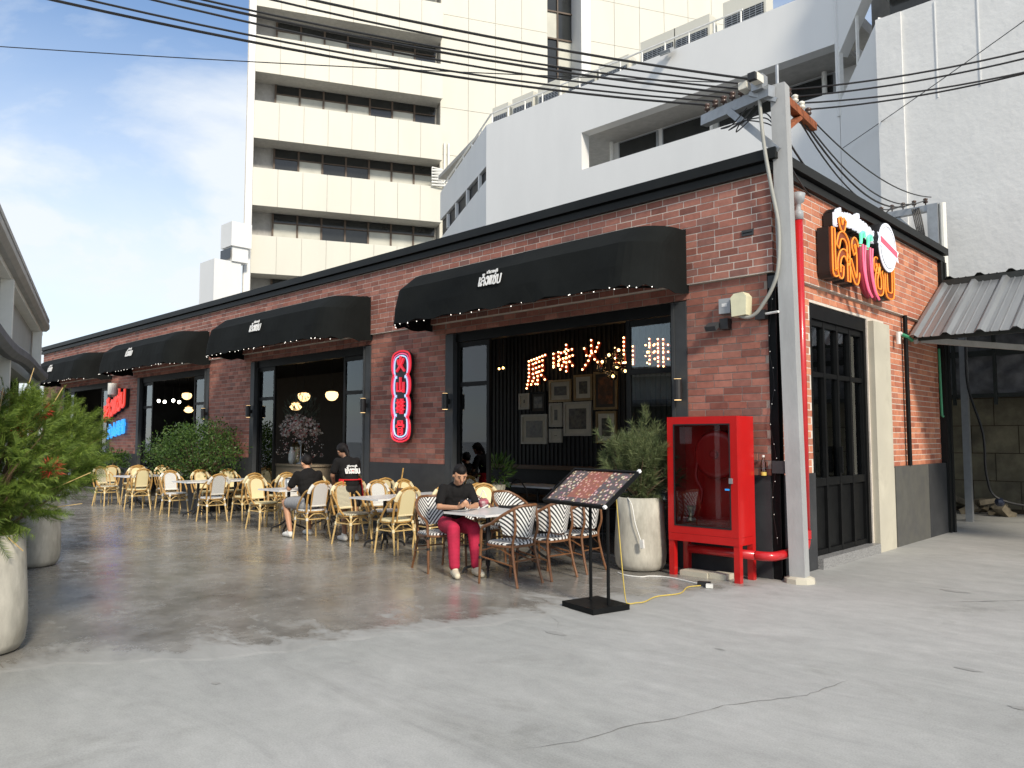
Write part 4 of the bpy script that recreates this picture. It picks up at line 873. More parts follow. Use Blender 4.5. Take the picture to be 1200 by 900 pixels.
m_ = MB(); m_.prism([(.36 * cos(t * pi / 20), .36 * sin(t * pi / 20)) for t in range(40)], (.04, 3.12, 4.33), UX, UZ, .20); m_.build('badge_case', 'plastic_black', sg, w=True)
m_ = MB(); m_.prism([(.35 * cos(t * pi / 20), .35 * sin(t * pi / 20)) for t in range(40)], (.241, 3.12, 4.33), UX, UZ, .012); bdg = m_.build('badge', 'neon_white', sg, w=True)
m_ = MB(); m_.tube([(.256, 3.12 + .30 * cos(t * pi / 18), 4.33 + .30 * sin(t * pi / 18)) for t in range(36)], .006, 5, closed=True); m_.build('badge_ring', 'plastic_grey', sg, w=True)
m_ = MB(); m_.prism([(-.42, .12), (-.36, .05), (-.42, -.03), (.40, -.19), (.35, -.11), (.41, -.04)], (.254, 3.12, 4.36), UX, UZ, .012); m_.build('ribbon', 'neon_white', sg, w=True)
m_ = MB(); m_.prism([(-.33, .085), (-.33, .0), (.33, -.13), (.33, -.045)], (.267, 3.12, 4.36), UX, UZ, .004); m_.build('ribbon_stripe', 'badge_red', sg, w=True)

# red and blue letters on the far pier
fs_ = thing('letter_sign', 'raised red Thai lettering on brick pier above blue Chinese characters', 'sign', (-20.8, .05, 2.2))
st, wd_ = strokes(LENG + ['ae'] + SAEB)
m_ = MB(); ribbon(m_, st, (-21.62, .04, 2.12), V((1.72 / wd_, 0, .11)), V((0, 0, .44)), .12, .10); m_.build('letter_return', 'plastic_black', fs_, w=True)
m_ = MB(); ribbon(m_, st, (-21.62, -.055, 2.12), V((1.72 / wd_, 0, .11)), V((0, 0, .44)), .10, .04); m_.build('letter', 'sign_red_flat', fs_, w=True)
fb = thing('blue_letter_sign', 'glowing blue Chinese characters on brick pier below red lettering', 'sign', (-20.7, .05, 1.7))
for i, c_ in enumerate(['huo', 'shan', 'pai', 'gu']):
    m_ = MB(); ribbon(m_, ST[c_][1], (-21.38 + i * .36, .0, 1.62 + i * .045), V((.32, 0, .03)), V((0, 0, .40)), .05, .05, curvy=False); m_.build('character', 'sign_blue_flat', fb, w=True)

# marquee characters inside
mq_spots = [('yuan', -6.88, 2.62, .56, .58, .10), ('wei', -6.17, 2.86, .55, .52, .08), ('huo', -5.42, 2.93, .50, .52, .06), ('shan', -4.66, 2.96, .50, .50, .0), ('pai', -3.95, 2.92, .50, .48, -.05), ('gu', -3.25, 2.84, .50, .48, -.08)]
for (c_, x, z, w_, h_, sk) in mq_spots:
    nm = {'yuan': 'first', 'wei': 'second', 'huo': 'third', 'shan': 'fourth', 'pai': 'fifth', 'gu': 'last'}[c_]
    t = thing('marquee_character', '%s bulb-lit Chinese character of the rising row on the dark ribbed wall' % nm, 'sign', (x, 3.18, z), 0, 'bulb-lit characters above the pictures')
    ux, uy = V((w_, 0, w_ * sk * 2.2)), V((0, 0, h_))
    m_ = MB(); ribbon(m_, ST[c_][1], (0, .03, 0), ux, uy, .052, .05, curvy=False); m_.build('channel', 'letter_red', t)
    m_ = MB()
    for s in ST[c_][1]:
        for i in range(len(s) - 1):
            a = V((0, 0, 0)) + ux * s[i][0] + uy * s[i][1]; b = ux * s[i + 1][0] + uy * s[i + 1][1]; k = max(1, int((b - a).length / .075))
            for j in range(k + (1 if i == len(s) - 2 else 0)): p = a.lerp(b, j / k); m_.ball((p.x, -.03, p.z), .017, 6, 4)
    m_.build('bulb', 'bulb', t, kind='stuff')

# ================================================================ INTERIOR THINGS
pics = [(-7.12, -6.82, 2.21, 2.54, 0, 'narrow pale-framed picture left of the black-framed one'), (-6.80, -6.36, 2.12, 2.56, 3, 'black-framed picture below the first lit character'), (-6.28, -5.70, 2.33, 2.77, 1, 'wide gold-framed picture below the second lit character'),
        (-5.64, -5.18, 2.34, 2.84, 1, 'gold-framed picture below the third lit character'), (-5.15, -4.6, 2.15, 2.87, 2, 'tall gilt picture with orange figure by the chandelier'), (-7.05, -6.34, 1.5, 2.1, 0, 'big silver-framed picture above the bench end'),
        (-6.28, -5.94, 1.84, 2.31, 0, 'slim silver-framed picture between two bigger frames'), (-5.90, -5.21, 1.66, 2.32, 0, 'large silver-framed landscape in the middle of the wall'), (-6.28, -5.95, 1.53, 1.80, 0, 'small silver-framed picture under the slim one'), (-5.10, -4.62, 1.52, 2.12, 1, 'gilt picture under the orange figure')]
for (x0, x1, z0, z1, kd, lb_) in pics:
    t = thing('picture_frame', lb_, 'picture', ((x0 + x1) / 2, 3.2, z0), 0, 'framed pictures on the dark wall'); hx = (x1 - x0) / 2; hz_ = z1 - z0; b_ = .045
    m_ = MB(); m_.box(-hx, hx, -.02, .02, 0, b_); m_.box(-hx, hx, -.02, .02, hz_ - b_, hz_); m_.box(-hx, -hx + b_, -.02, .02, b_, hz_ - b_); m_.box(hx - b_, hx, -.02, .02, b_, hz_ - b_); m_.build('frame', ['silver_frame', 'gold_frame', 'gold_frame', 'black_steel'][kd], t)
    m_ = MB(); m_.box(-hx + b_, hx - b_, .0, .01, b_, hz_ - b_); m_.build('mount', 'mount_board' if kd < 2 else 'interior_warm', t)
    k = .085 if kd < 2 else .06; m_ = MB(); m_.box(-hx + k + b_, hx - k - b_, -.006, -.001, b_ + k, hz_ - b_ - k); m_.build('print', 'print_orange' if kd == 2 else 'print_dark', t)
ch = thing('chandelier', 'glass bubble chandelier glowing in front of the picture wall', 'chandelier', (-4.0, 2.3, 3.75))
m_ = MB(); m_.cyl((-4.0, 2.3, 3.1), (-4.0, 2.3, 3.75), .012, 6); m_.build('rod', 'black_steel', ch, w=True)
for k in range(11):
    a = k * 2.4; rr = .10 + .16 * ((k * 37) % 10) / 10; c = (-4.0 + rr * cos(a), 2.3 + rr * sin(a), 3.12 - .045 * k); m_ = MB(); m_.ball(c, .075, 10, 7); m_.build('globe', 'glass_globe', ch, w=True, smooth=True)
    if k % 2 == 0: m_ = MB(); m_.ball(c, .025, 6, 4); m_.build('bulb', 'bulb', ch, w=True)
def pendant(x, y, z, kind, label, gr='pendant lamps inside the restaurant'):
    t = thing('pendant_lamp', label, 'lamp', (x, y, z), 0, gr)
    m_ = MB(); m_.cyl((0, 0, .12), (0, 0, 3.75 - z), .008, 6); m_.build('cord', 'cable_black', t)
    m_ = MB(); m_.lathe([(.04, .10), (.09, .11), (.02, .16)][::1], 12); m_.build('cap', 'brass', t)
    if kind == 0: prof = [(.02, -.13), (.09, -.11), (.15, -.04), (.165, .03), (.14, .09), (.05, .11)]
    else: prof = [(.02, -.10), (.10, -.08), (.16, -.01), (.10, .05), (.12, .08), (.04, .10)]
    m_ = MB(); m_.lathe(prof, 16); m_.build('shade', 'globe', t, smooth=True)
pendant(-14.38, 2.5, 2.72, 0, 'round opal pendant lamp above the flower arrangement'); pendant(-13.04, 2.5, 2.70, 0, 'round opal pendant lamp between flowers and glass door'); pendant(-14.1, 2.1, 2.44, 1, 'low stepped opal pendant lamp under the round one'); pendant(-11.0, 2.5, 2.7, 0, 'round opal pendant lamp behind the right glass leaf')
for (x, y, z, k) in ((-22.88, 3.0, 3.09, 0), (-22.7, 3.0, 2.6, 1), (-21.0, 3.0, 2.8, 0), (-19.6, 2.4, 2.75, 1)): pendant(x, y, z, k, 'warm opal pendant lamp deep inside behind the round bush')
for k, (x, z) in enumerate(((-24.76, 2.95), (-25.3, 3.0), (-24.0, 2.97), (-23.5, 2.9), (-29.9 + 2, 2.85), (-27.4, 2.8))):
    t = thing('bare_bulb', 'bare warm bulb hanging far inside the restaurant', 'lamp', (x, 3.0, z), 0, 'bare bulbs far inside'); m_ = MB(); m_.ball((0, 0, 0), .06, 8, 6); m_.build('bulb', 'bulb_white', t); m_ = MB(); m_.cyl((0, 0, .05), (0, 0, 3.75 - z), .008, 5); m_.build('cord', 'cable_black', t)
for (x, y, z) in ((-6.38, 1.0, 2.84), (-6.0, 1.5, 2.88), (-5.6, 1.2, 2.85), (-3.2, 1.6, 3.0), (-2.7, 1.4, 2.92)):
    t = thing('filament_bulb', 'clear globe filament bulb hanging behind the glass door', 'lamp', (x, y, z), 0, 'filament bulbs by the wide opening'); m_ = MB(); m_.ball((0, 0, 0), .06, 10, 7); m_.build('globe', 'glass_globe', t, smooth=True); m_ = MB(); m_.ball((0, 0, 0), .02, 6, 5); m_.build('filament', 'bulb', t); m_ = MB(); m_.cyl((0, 0, .06), (0, 0, 3.75 - z), .006, 5); m_.build('cord', 'cable_black', t)
bn = thing('bench', 'long dark wall bench with wooden ledge under the pictures', 'bench', (-6.0, 2.7, .03))
m_ = MB(); m_.box(-9.3, -2.4, 2.6, 3.15, .43, .50); m_.build('seat', 'interior_wood', bn, w=True)
m_ = MB(); m_.box(-9.3, -2.4, 3.0, 3.15, 1.0, 1.08); m_.build('ledge', 'interior_wood', bn, w=True); m_ = MB(); m_.box(-9.3, -2.4, 3.08, 3.2, .50, 1.0); m_.build('backrest', 'interior_dark', bn, w=True); m_ = MB(); m_.box(-9.3, -2.4, 2.7, 2.75, .03, .43); m_.build('plinth', 'interior_dark', bn, w=True)
for k, x in enumerate((-7.2, -5.6, -4.0)):
    t = thing('dining_table', '%s white topped table along the wall bench counted from the glass ornament end' % ORD[k], 'table', (x, 2.1, .03), 0, 'tables along the wall bench'); m_ = MB(); m_.box(-.6, .6, -.35, .35, .70, .73); m_.build('tabletop', 'marble', t); m_ = MB(); m_.cyl((0, 0, 0), (0, 0, .70), .03, 8); m_.lathe([(.25, 0), (.24, .02), (.03, .04)], 12); m_.build('pedestal', 'iron', t)
    for sx_ in (-.3, .3):
        c = thing('bent_chair', 'black metal chair at the %s inside table, %s place' % (ORD[k], 'left' if sx_ < 0 else 'right'), 'chair', (x + sx_, 1.5, .03), 0, 'black chairs inside'); m_ = MB(); m_.box(-.2, .2, -.2, .2, .43, .46); m_.build('seat', 'iron', c)
        m_ = MB(); m_.tube(bez([(-.18, -.2, .45), (-.2, -.24, .7), (0, -.27, .88), (.2, -.24, .7), (.18, -.2, .45)], 5), .013, 6); m_.build('back_frame', 'iron', c)
        for (ax, ay) in ((-1, -1), (1, -1), (1, 1), (-1, 1)): m_ = MB(); m_.cyl((ax * .17, ay * .17, .44), (ax * .2, ay * .2, 0), .013, 6); m_.build('leg', 'iron', c)
ct = thing('host_counter', 'beige box counter carrying the flowers inside the second opening', 'counter', (-11.6, .85, .03))
m_ = MB(); m_.box(-12.25, -10.75, .55, 1.15, .03, 1.0); m_.build('body', 'beige_box', ct, w=True); m_ = MB(); m_.box(-12.29, -10.71, .52, 1.18, 1.0, 1.04); m_.build('top', 'beige_box', ct, w=True)
def leaves(mb, c, r, n, ln, wd, up=.3, sq=(1, 1, 1), drop=0.0, seed=0, core=.35, spread=.9):
    rg = random.Random(seed)
    for _ in range(n):
        while True:
            p = V((rg.uniform(-1, 1), rg.uniform(-1, 1), rg.uniform(-1, 1)))
            if core < p.length < 1: break
        q = V(c) + V((p.x * r * sq[0], p.y * r * sq[1], p.z * r * sq[2])); d = (p.normalized() + V((0, 0, up)) + V((rg.uniform(-1, 1), rg.uniform(-1, 1), rg.uniform(-1, 1))) * spread * .6).normalized()
        s_ = d.cross(V((rg.uniform(-1, 1), rg.uniform(-1, 1), rg.uniform(-1, 1)))); s_ = s_.normalized() * wd * rg.uniform(.7, 1.2) / 2; L = ln * rg.uniform(.6, 1.25); e = q + d * L + V((0, 0, -drop * L)); mid = q + d * L * .5
        mb.add([q, mid + s_, e, mid - s_], [(0, 1, 2, 3)], rg.random())
fa = thing('flower_arrangement', 'tall arrangement of white and pink flowers in silver stand on counter', 'flowers', (-11.62, .80, 1.04))
m_ = MB(); m_.lathe([(.10, 0), (.10, .015), (.03, .05), (.018, .2), (.022, .42), (.06, .48), (.09, .52)], 14); m_.build('stand', 'galv', fa, smooth=True)
m_ = MB(); leaves(m_, (0, 0, 1.15), .42, 420, .13, .02, 1.2, (.9, .9, 1.0), seed=3); m_.build('foliage', 'leaf_grey', fa, rnd=True, kind='stuff')
m_ = MB()
for k in range(46):
    a = random.uniform(0, 2 * pi); rr = .38 * random.random() ** .5; c = (rr * cos(a) * 1.25, rr * sin(a), .72 + random.uniform(-.16, .26) + .1 * (1 - rr)); leaves(m_, c, .055, 22, .065, .055, 0, seed=k, core=.1)
for k in range(60):
    a = random.uniform(0, 2 * pi); rr = random.uniform(.25, .5); leaves(m_, (rr * cos(a) * 1.2, rr * sin(a), random.uniform(.15, .55)), .03, 5, .03, .025, 0, seed=100 + k, core=.1)
m_.build('blossom', 'flower_mix', fa, rnd=True, kind='stuff')
vz = thing('white_vase', 'small white vase beside the silver flower stand', 'vase', (-11.9, .74, 1.04)); m_ = MB(); m_.lathe([(.05, 0), (.08, .1), (.07, .25), (.03, .33), (.04, .38)], 12); m_.build('body', 'plastic_white', vz, smooth=True)
gd = thing('gold_ornament', 'round gold ornament behind the left glass leaf', 'ornament', (-12.6, 1.3, .03)); m_ = MB(); m_.lathe([(.2, 0), (.2, .75), (.22, .78)], 14); m_.build('pedestal', 'interior_dark', gd); m_ = MB(); m_.lathe([(.08, .78), (.16, .86), (.2, 1.02), (.18, 1.16), (.14, 1.24), (.16, 1.34), (.12, 1.46), (.03, 1.5)], 16); m_.build('body', 'brass', gd, smooth=True)
pp = thing('potted_fern', 'small green pot plant inside beside the left glass leaf', 'plant', (-5.0, .45, .03)); m_ = MB(); m_.lathe([(.11, 0), (.15, .28), (.14, .28)], 14); m_.build('pot', 'concrete_raw', pp, loc=(0, 0, .55)); m_ = MB(); m_.box(-.2, .2, -.2, .2, 0, .55); m_.build('stool', 'iron', pp); m_ = MB(); leaves(m_, (0, 0, 1.05), .24, 240, .16, .03, .6, seed=9); m_.build('foliage', 'leaf_bush', pp, rnd=True)

# sconces on the opening jambs
def sconce(x, z, y, label):
    t = thing('wall_lamp', label, 'lamp', (x, y, z), 0, 'black up and down wall lamps on the jambs'); m_ = MB(); m_.lathe([(.055, -.13), (.055, .13)], 14, (0, -.06, 0)); m_.build('body', 'plastic_black', t)
    m_ = MB(); m_.lathe([(.045, .131), (.045, .134)], 12, (0, -.06, 0)); m_.build('lens', 'globe', t); m_ = MB(); m_.lathe([(.045, -.134), (.045, -.131)], 12, (0, -.06, 0)); m_.build('lens', 'globe', t); m_ = MB(); m_.box(-.02, .02, -.01, .03, -.04, .04); m_.build('bracket', 'plastic_black', t)
sconce(-1.26, 2.22, .0, 'black cylinder wall lamp on the jamb beside the red cabinet'); sconce(-5.7, 2.22, .0, 'black cylinder wall lamp on the jamb right of the neon sign'); sconce(-8.02, 2.22, .0, 'black cylinder wall lamp on the jamb left of the neon sign'); sconce(-12.45, 2.22, .0, 'black cylinder wall lamp on the jamb between flowers and bush'); sconce(-14.75, 2.22, .0, 'black cylinder wall lamp on the jamb above the bush')
dl = thing('down_light', 'pale cylinder downlight on the far brick pier above the letters', 'lamp', (-20.83, .0, 3.1)); m_ = MB(); m_.lathe([(.13, -.17), (.13, .17)], 14, (0, -.12, 0)); m_.build('body', 'left_white', dl); m_ = MB(); m_.box(-.03, .03, -.02, .05, -.03, .03); m_.build('bracket', 'left_white', dl)

# ================================================================ POLE, CABLES, PIPES
pb, pt_ = V((.19, .085, 0)), V((.125, .025, 5.72)); pole = thing('utility_pole', 'square concrete utility pole leaning at the brick corner', 'utility pole', pb)
m_ = MB(); m_.bar(pb, pt_, .17, .17, (1, .12, 0)); m_.build('shaft', 'pole_concrete', pole, w=True)
m_ = MB(); m_.lathe([(.17, 0), (.165, .05), (.12, .07)], 9, (pb.x, pb.y, 0), 1, 1); m_.build('footing', 'concrete_raw', pole, w=True)
a1 = V((-.952, .306, 0)); a2 = V((-.09, .996, 0)); P1 = V((.13, .0, 5.62)); P2 = V((.12, .06, 5.60))
m_ = MB(); m_.bar(P1 + a1 * -.02 + V((-.05, -.12, 0)), P1 + a1 * 1.12 + V((-.05, -.12, .06)), .11, .13); m_.build('crossarm', 'galv', pole, w=True)
m_ = MB(); m_.bar(P1 + a1 * .62 + V((-.04, -.19, -.03)), V((.13, -.06, 4.92)), .05, .08); m_.bar(P1 + a1 * .28 + V((-.04, -.22, .05)), V((.13, -.07, 5.52)), .04, .05); m_.build('brace', 'galv', pole, w=True)
m_ = MB(); m_.bar(P2 + a2 * .06, P2 + a2 * 1.15, .10, .10); m_.build('crossarm', 'rust', pole, w=True)
m_ = MB(); m_.bar(P2 + a2 * .62 + V((0, 0, -.04)), P2 + a2 * .1 + V((0, 0, -.36)), .09, .05); m_.build('brace', 'rust', pole, w=True)
def insulator(p, par, mt='insulator'):
    m_ = MB(); m_.lathe([(.012, -.05), (.012, .0), (.04, .01), (.045, .03), (.025, .05), (.04, .06), (.042, .085), (.02, .1)], 10, tuple(p)); m_.build('insulator', mt, par, w=True, smooth=True)
INS_L = [P1 + a1 * (.16 + .15 * k) + V((-.05, -.12, .12 + .05 * (k / 6))) for k in range(7)]
INS_R = [P2 + a2 * (.25 + .24 * k) + V((0, 0, .10)) for k in range(4)]
for p in INS_L: insulator(p, pole)
for p in INS_R: insulator(p, pole, 'porcelain' if p is INS_R[1] or p is INS_R[2] else 'insulator')
m_ = MB(); m_.box(-.12, .02, -.20, -.06, 5.66, 5.84); m_.build('junction_box', 'galv', pole, w=True)
for (x, y) in ((-.22, -.14), (-.02, -.26)): m_ = MB(); m_.obox((x, y, 5.76), (1, 0, 0), (0, 1, 0), (0, 0, 1), .05, .08, .045); m_.build('camera_housing', 'porcelain', pole, w=True)
m_ = MB(); m_.obox((-.02, -.36, 5.75), (1, 0, 0), (0, 1, 0), (0, 0, 1), .045, .03, .042); m_.build('camera_lens', 'plastic_black', pole, w=True)
for z in (1.28, 3.42): m_ = MB(); m_.box(-.02, .115, -.01, .05, z - .07, z + .07); m_.box(-.06, .0, -.012, .04, z - .07, z + .07); m_.build('steel_bracket', 'grey_steel_dark', pole, w=True)
m_ = MB(); m_.cyl((.10, .02, 5.7), (.10, .02, 5.98), .02, 6); m_.build('spike', 'galv', pole, w=True)
cd = thing('conduit', 'pale bent conduit dropping from the pole arm to the wall boxes', 'conduit', (.1, -.15, 3))
m_ = MB(); m_.tube(bez([(-.07, -.10, 5.62), (-.01, -.14, 5.06), (.06, -.12, 4.51), (.115, -.07, 4.04), (.10, -.07, 3.57), (.02, -.06, 3.34), (-.10, -.05, 3.17), (-.2, -.045, 3.06), (-.32, -.045, 3.03), (-.46, -.04, 3.1), (-.5, -.03, 3.22)], 6), .022, 8); m_.build('tube', 'pvc_grey', cd, w=True, smooth=True)
# second pole frame behind the side wall
p2 = thing('pole_frame', 'grey steel pole frame with insulators standing behind the side wall', 'utility pole', (-.3, 7.35, 0))
m_ = MB(); m_.box(-.38, -.20, 7.25, 7.42, 0, 6.0); m_.build('post', 'galv', p2, w=True); m_ = MB(); m_.cyl((-.14, 7.35, 4.3), (-.14, 7.35, 6.0), .06, 10); m_.build('side_pipe', 'left_white', p2, w=True)
m_ = MB(); m_.box(-1.30, -.38, 7.27, 7.40, 5.88, 6.0); m_.build('crossarm', 'galv', p2, w=True); m_ = MB(); m_.bar((-.95, 7.33, 5.9), (-.38, 7.33, 5.25), .05, .06); m_.build('brace', 'galv', p2, w=True)
INS_B = [V((-1.22 + .2 * k, 7.33, 6.05)) for k in range(5)]
for p in INS_B: insulator(p, p2)
m_ = MB()
for k in range(5): m_.tube(bez([(-.62 + .03 * k, 7.2, 5.95), (-.55 + .03 * k, 7.15, 5.6), (-.48 + .02 * k, 7.2, 5.2), (-.4, 7.25, 4.9)], 4), .014, 5)
m_.build('cable_bundle', 'cable_black', p2, w=True)
def cable(name, a, b, sag, label, cat, group, r=.011, n=22):
    a = V(a); b = V(b); t = thing(name, label, cat, a, 0, group); m_ = MB(); m_.tube([a.lerp(b, i / n) - V((0, 0, sag * 4 * (i / n) * (1 - i / n))) for i in range(n + 1)], r, 5); m_.build('strand', 'cable_black', t, w=True)
def rayhit(px, py, z):
    yaw, pit, f = R_(44.17), R_(4.04), 912.3; F = V((-sin(yaw) * cos(pit), cos(yaw) * cos(pit), sin(pit))); Rt = V((cos(yaw), sin(yaw), 0)); U = Rt.cross(F); d = F + Rt * (px - 600) / f + U * (450 - py) / f; return CAM + d * ((z - CAM.z) / d.z)
for k, (y5, zz) in enumerate(((77, 5.80), (68, 5.86), (54, 5.90), (50, 5.95), (42, 6.0), (25, 6.05), (20, 6.1))):
    s_ = INS_L[6 - k] + V((0, 0, .08)); q = rayhit(500, y5 - 4, zz + .05); e_ = s_ + (q - s_) * 2.6 + V((0, 0, .28)); cable('overhead_cable', s_, e_, .24 + .03 * (k % 3), 'overhead cable on the %s insulator from the arm end, strung over the patio' % ORD[k], 'cable', 'cables over the patio', .012 if k % 3 else .015)
cable('service_cable', INS_L[1] + V((0, 0, .1)), rayhit(300, 14, 6.0) + V((-9, -4.5, 1.6)), .1, 'thin sagging cable crossing the other cables over the patio', 'cable', None, .007)
for k, y5 in enumerate((52, 61, 76, 79)):
    s_ = INS_R[k] + V((0, 0, .08)); q = rayhit(1150, y5 + 12, 5.72); e_ = s_ + (q - s_) * 2.4 + V((0, 0, .35)); cable('overhead_cable', s_, e_, .22, 'cable leaving the %s insulator of the rusty arm across the roughcast wall' % ORD[k], 'cable', 'cables across the roughcast wall')
cable('overhead_cable', (-2.4, 8.6, 8.0), (6.5, 3.0, 9.2), .1, 'thin high cable rising across the roughcast wall', 'cable', None, .008)
for k in range(5):
    cable('overhead_cable', INS_R[3 - k] + V((-.01, .02, -.12)) if k < 3 else V((.20, .05, 5.05 - .28 * (k - 3))), INS_B[4 - k] + V((0, 0, .06)), .42 + .04 * k, 'cable sagging over the side cornice to the %s insulator from the rear post' % ORD[k], 'cable', 'cables to the rear frame', .014 if k in (1, 3) else .011)
cable('overhead_cable', INS_R[3], INS_B[4] + V((.1, 0, .1)), .25, 'uppermost thin cable from the rusty arm to the rear post', 'cable', 'cables to the rear frame', .010)
cl = thing('cable_coil', 'loose loops of spare cable under the galvanised arm', 'cable', (-.2, -.1, 5.3))
for k in range(3): m_ = MB(); m_.tube(bez([(-.05 - .1 * k, -.05, 5.55), (-.2 - .12 * k, -.08, 5.38), (-.38 - .1 * k, -.08, 5.28 + .05 * k), (-.3, -.05, 5.4), (-.05, .0, 5.32 + .06 * k), (.1, .0, 5.2)], 6), .008, 5); m_.build('loop', 'cable_black', cl, w=True)

rp_ = thing('fire_pipe', 'red fire riser pipe along the corner bending to the cabinet', 'pipe', (.08, .5, .3))
m_ = MB(); m_.tube([(.065, .58, 4.25), (.065, .56, .42)], .052, 12); m_.build('riser', 'red_pipe', rp_, w=True, smooth=True)
m_ = MB(); m_.tube(bez([(.065, .56, .42), (.06, .54, .34), (.045, .46, .30), (.04, .30, .30), (.04, -.10, .30), (.02, -.21, .30), (-.05, -.265, .30), (-.15, -.27, .30)], 5), .052, 12); m_.tube([(-.15, -.27, .30), (-1.0, -.27, .30)], .052, 12); m_.build('branch', 'red_pipe', rp_, w=True, smooth=True)
m_ = MB(); m_.lathe([(.06, 0), (.06, .1), (.035, .12), (.035, .2), (.07, .22), (.09, .32), (.05, .34)], 12, (.065, .58, 4.25)); m_.build('valve_cap', 'plastic_grey', rp_, w=True, smooth=True)
m_ = MB(); m_.lathe([(.062, -.05), (.062, .05)], 12, (.065, .56, .48)); m_.build('coupling', 'red_pipe', rp_, w=True)
# wall boxes
eb = thing('meter_box', 'small grey box with label on the brick beside the cream one', 'box', (-.60, .03, 3.2)); m_ = MB(); m_.box(-.075, .075, -.08, .02, -.09, .09); m_.build('body', 'plastic_grey', eb); m_ = MB(); m_.box(-.035, .035, -.083, -.08, -.01, .03); m_.build('label_plate', 'white_print', eb)
cb_ = thing('switch_box', 'rounded cream plastic box on the brick at the corner', 'box', (-.39, .03, 3.18)); m_ = MB(); m_.prism([(-.09, -.13), (.09, -.12), (.1, .10), (.06, .15), (-.06, .14), (-.1, .10)], (0, .02, 0), (1, 0, 0), (0, 0, 1), .15); m_.build('body', 'cream_box', cb_); m_ = MB(); m_.box(-.11, -.1, -.10, .02, -.12, .1); m_.build('cover', 'plastic_grey', cb_)
sp = thing('spotlight', 'small black spotlight under the grey box', 'lamp', (-.62, .04, 2.98)); m_ = MB(); m_.box(-.05, .06, -.09, .02, -.06, .07); m_.build('driver', 'plastic_black', sp); m_ = MB(); m_.obox((-.13, -.12, -.02), (1, 0, 0), (0, .8, .5), (0, -.5, .8), .07, .06, .03); m_.build('head', 'grey_steel_dark', sp)
s2 = thing('cctv_camera', 'black camera beside the corner column with white arm', 'camera', (-.15, .03, 3.05)); m_ = MB(); m_.box(-.06, .06, -.08, .02, -.06, .05); m_.build('body', 'plastic_black', s2); m_ = MB(); m_.cyl((.06, -.05, .0), (.24, -.10, .0), .014, 8); m_.build('arm', 'plastic_white', s2)
v_ = thing('vent_plate', 'small dark plate set in the brick near the cornice', 'vent', (-.30, -.01, 4.05)); m_ = MB(); m_.box(-.075, .075, -.004, .012, -.035, .035); m_.build('plate', 'grey_steel_dark', v_); m_ = MB(); m_.box(-.06, .06, -.008, -.004, -.005, .005); m_.build('slot', 'black_steel', v_)
ll = thing('light_string', 'string of little clear bulbs hanging down the corner column', 'string light', (-.05, .0, 2))
m_ = MB(); pts = [(-.06 + .03 * sin(k * .7), .03 + .008 * cos(k), 3.45 - k * .105) for k in range(30)]; m_.tube(pts, .004, 4); m_.build('wire', 'cable_black', ll, w=True); m_ = MB()
for k in range(0, 30, 2): m_.ball((pts[k][0] + .012, pts[k][1] - .012, pts[k][2] + .03 * sin(k * 5.1)), .006, 5, 4)
m_.build('bulb', 'plastic_white', ll, w=True, kind='stuff')

# ================================================================ FIRE HOSE CABINET
fc = thing('fire_hose_cabinet', 'glossy red fire hose cabinet on legs with glass door', 'cabinet', (-.68, -.3, 0))
X0, X1, Y0, Y1, Z0, Z1 = -1.14, -.23, -.50, -.11, .50, 1.86
m_ = MB(); t_ = .02
m_.box(X0, X0 + t_, Y0 + .03, Y1, Z0, Z1); m_.box(X1 - t_, X1, Y0 + .03, Y1, Z0, Z1); m_.box(X0 + t_, X1 - t_, Y1 - t_, Y1, Z0, Z1); m_.box(X0 + t_, X1 - t_, Y0 + .03, Y1 - t_, Z1 - t_, Z1); m_.box(X0 + t_, X1 - t_, Y0 + .03, Y1 - t_, Z0, Z0 + t_); m_.build('case', 'red_paint', fc, w=True)
m_ = MB(); b_ = .085
m_.box(X0, X1, Y0, Y0 + .028, Z0, Z0 + b_); m_.box(X0, X1, Y0, Y0 + .028, Z1 - b_, Z1); m_.box(X0, X0 + b_, Y0, Y0 + .028, Z0 + b_, Z1 - b_); m_.box(X1 - b_, X1, Y0, Y0 + .028, Z0 + b_, Z1 - b_); dr = m_.build('door', 'red_paint', fc, w=True)
m_ = MB(); m_.box(X0 + b_ - .68 * 0, X1 - b_, Y0 + .012, Y0 + .018, Z0 + b_, Z1 - b_); o_ = m_.build('pane', 'glass_clear', dr); o_.location = (.68, .3, 0)
m_ = MB(); gx0, gx1, gz0, gz1 = X0 + b_, X1 - b_, Z0 + b_, Z1 - b_; g_ = .016
m_.box(gx0, gx1, Y0 - .004, Y0 + .002, gz0, gz0 + g_); m_.box(gx0, gx1, Y0 - .004, Y0 + .002, gz1 - g_, gz1); m_.box(gx0, gx0 + g_, Y0 - .004, Y0 + .002, gz0 + g_, gz1 - g_); m_.box(gx1 - g_, gx1, Y0 - .004, Y0 + .002, gz0 + g_, gz1 - g_); o_ = m_.build('gasket', 'plastic_black', dr); o_.location = (.68, .3, 0)
m_ = MB(); m_.box(X1 - .10, X1 - .06, Y0 - .02, Y0 - .002, 1.10, 1.16); o_ = m_.build('handle', 'galv', dr); o_.location = (.68, .3, 0)
for (x, y) in ((X0, Y0 + .01), (X1 - .07, Y0 + .01), (X0, Y1 - .07), (X1 - .07, Y1 - .07)):
    m_ = MB(); m_.box(x, x + .07, y, y + .07, 0, Z0 - .001); m_.build('leg', 'red_paint', fc, w=True)
m_ = MB(); m_.box(X0 + .001, X1 - .001, Y0 + .002, Y0 + .04, Z0 - .09, Z0 - .002); m_.box(X1 - .04, X1 - .002, Y0 + .04, Y1 - .002, Z0 - .09, Z0 - .003); m_.build('base_rail', 'red_paint', fc, w=True)
m_ = MB(); c = (-.60, -.28, 1.42)
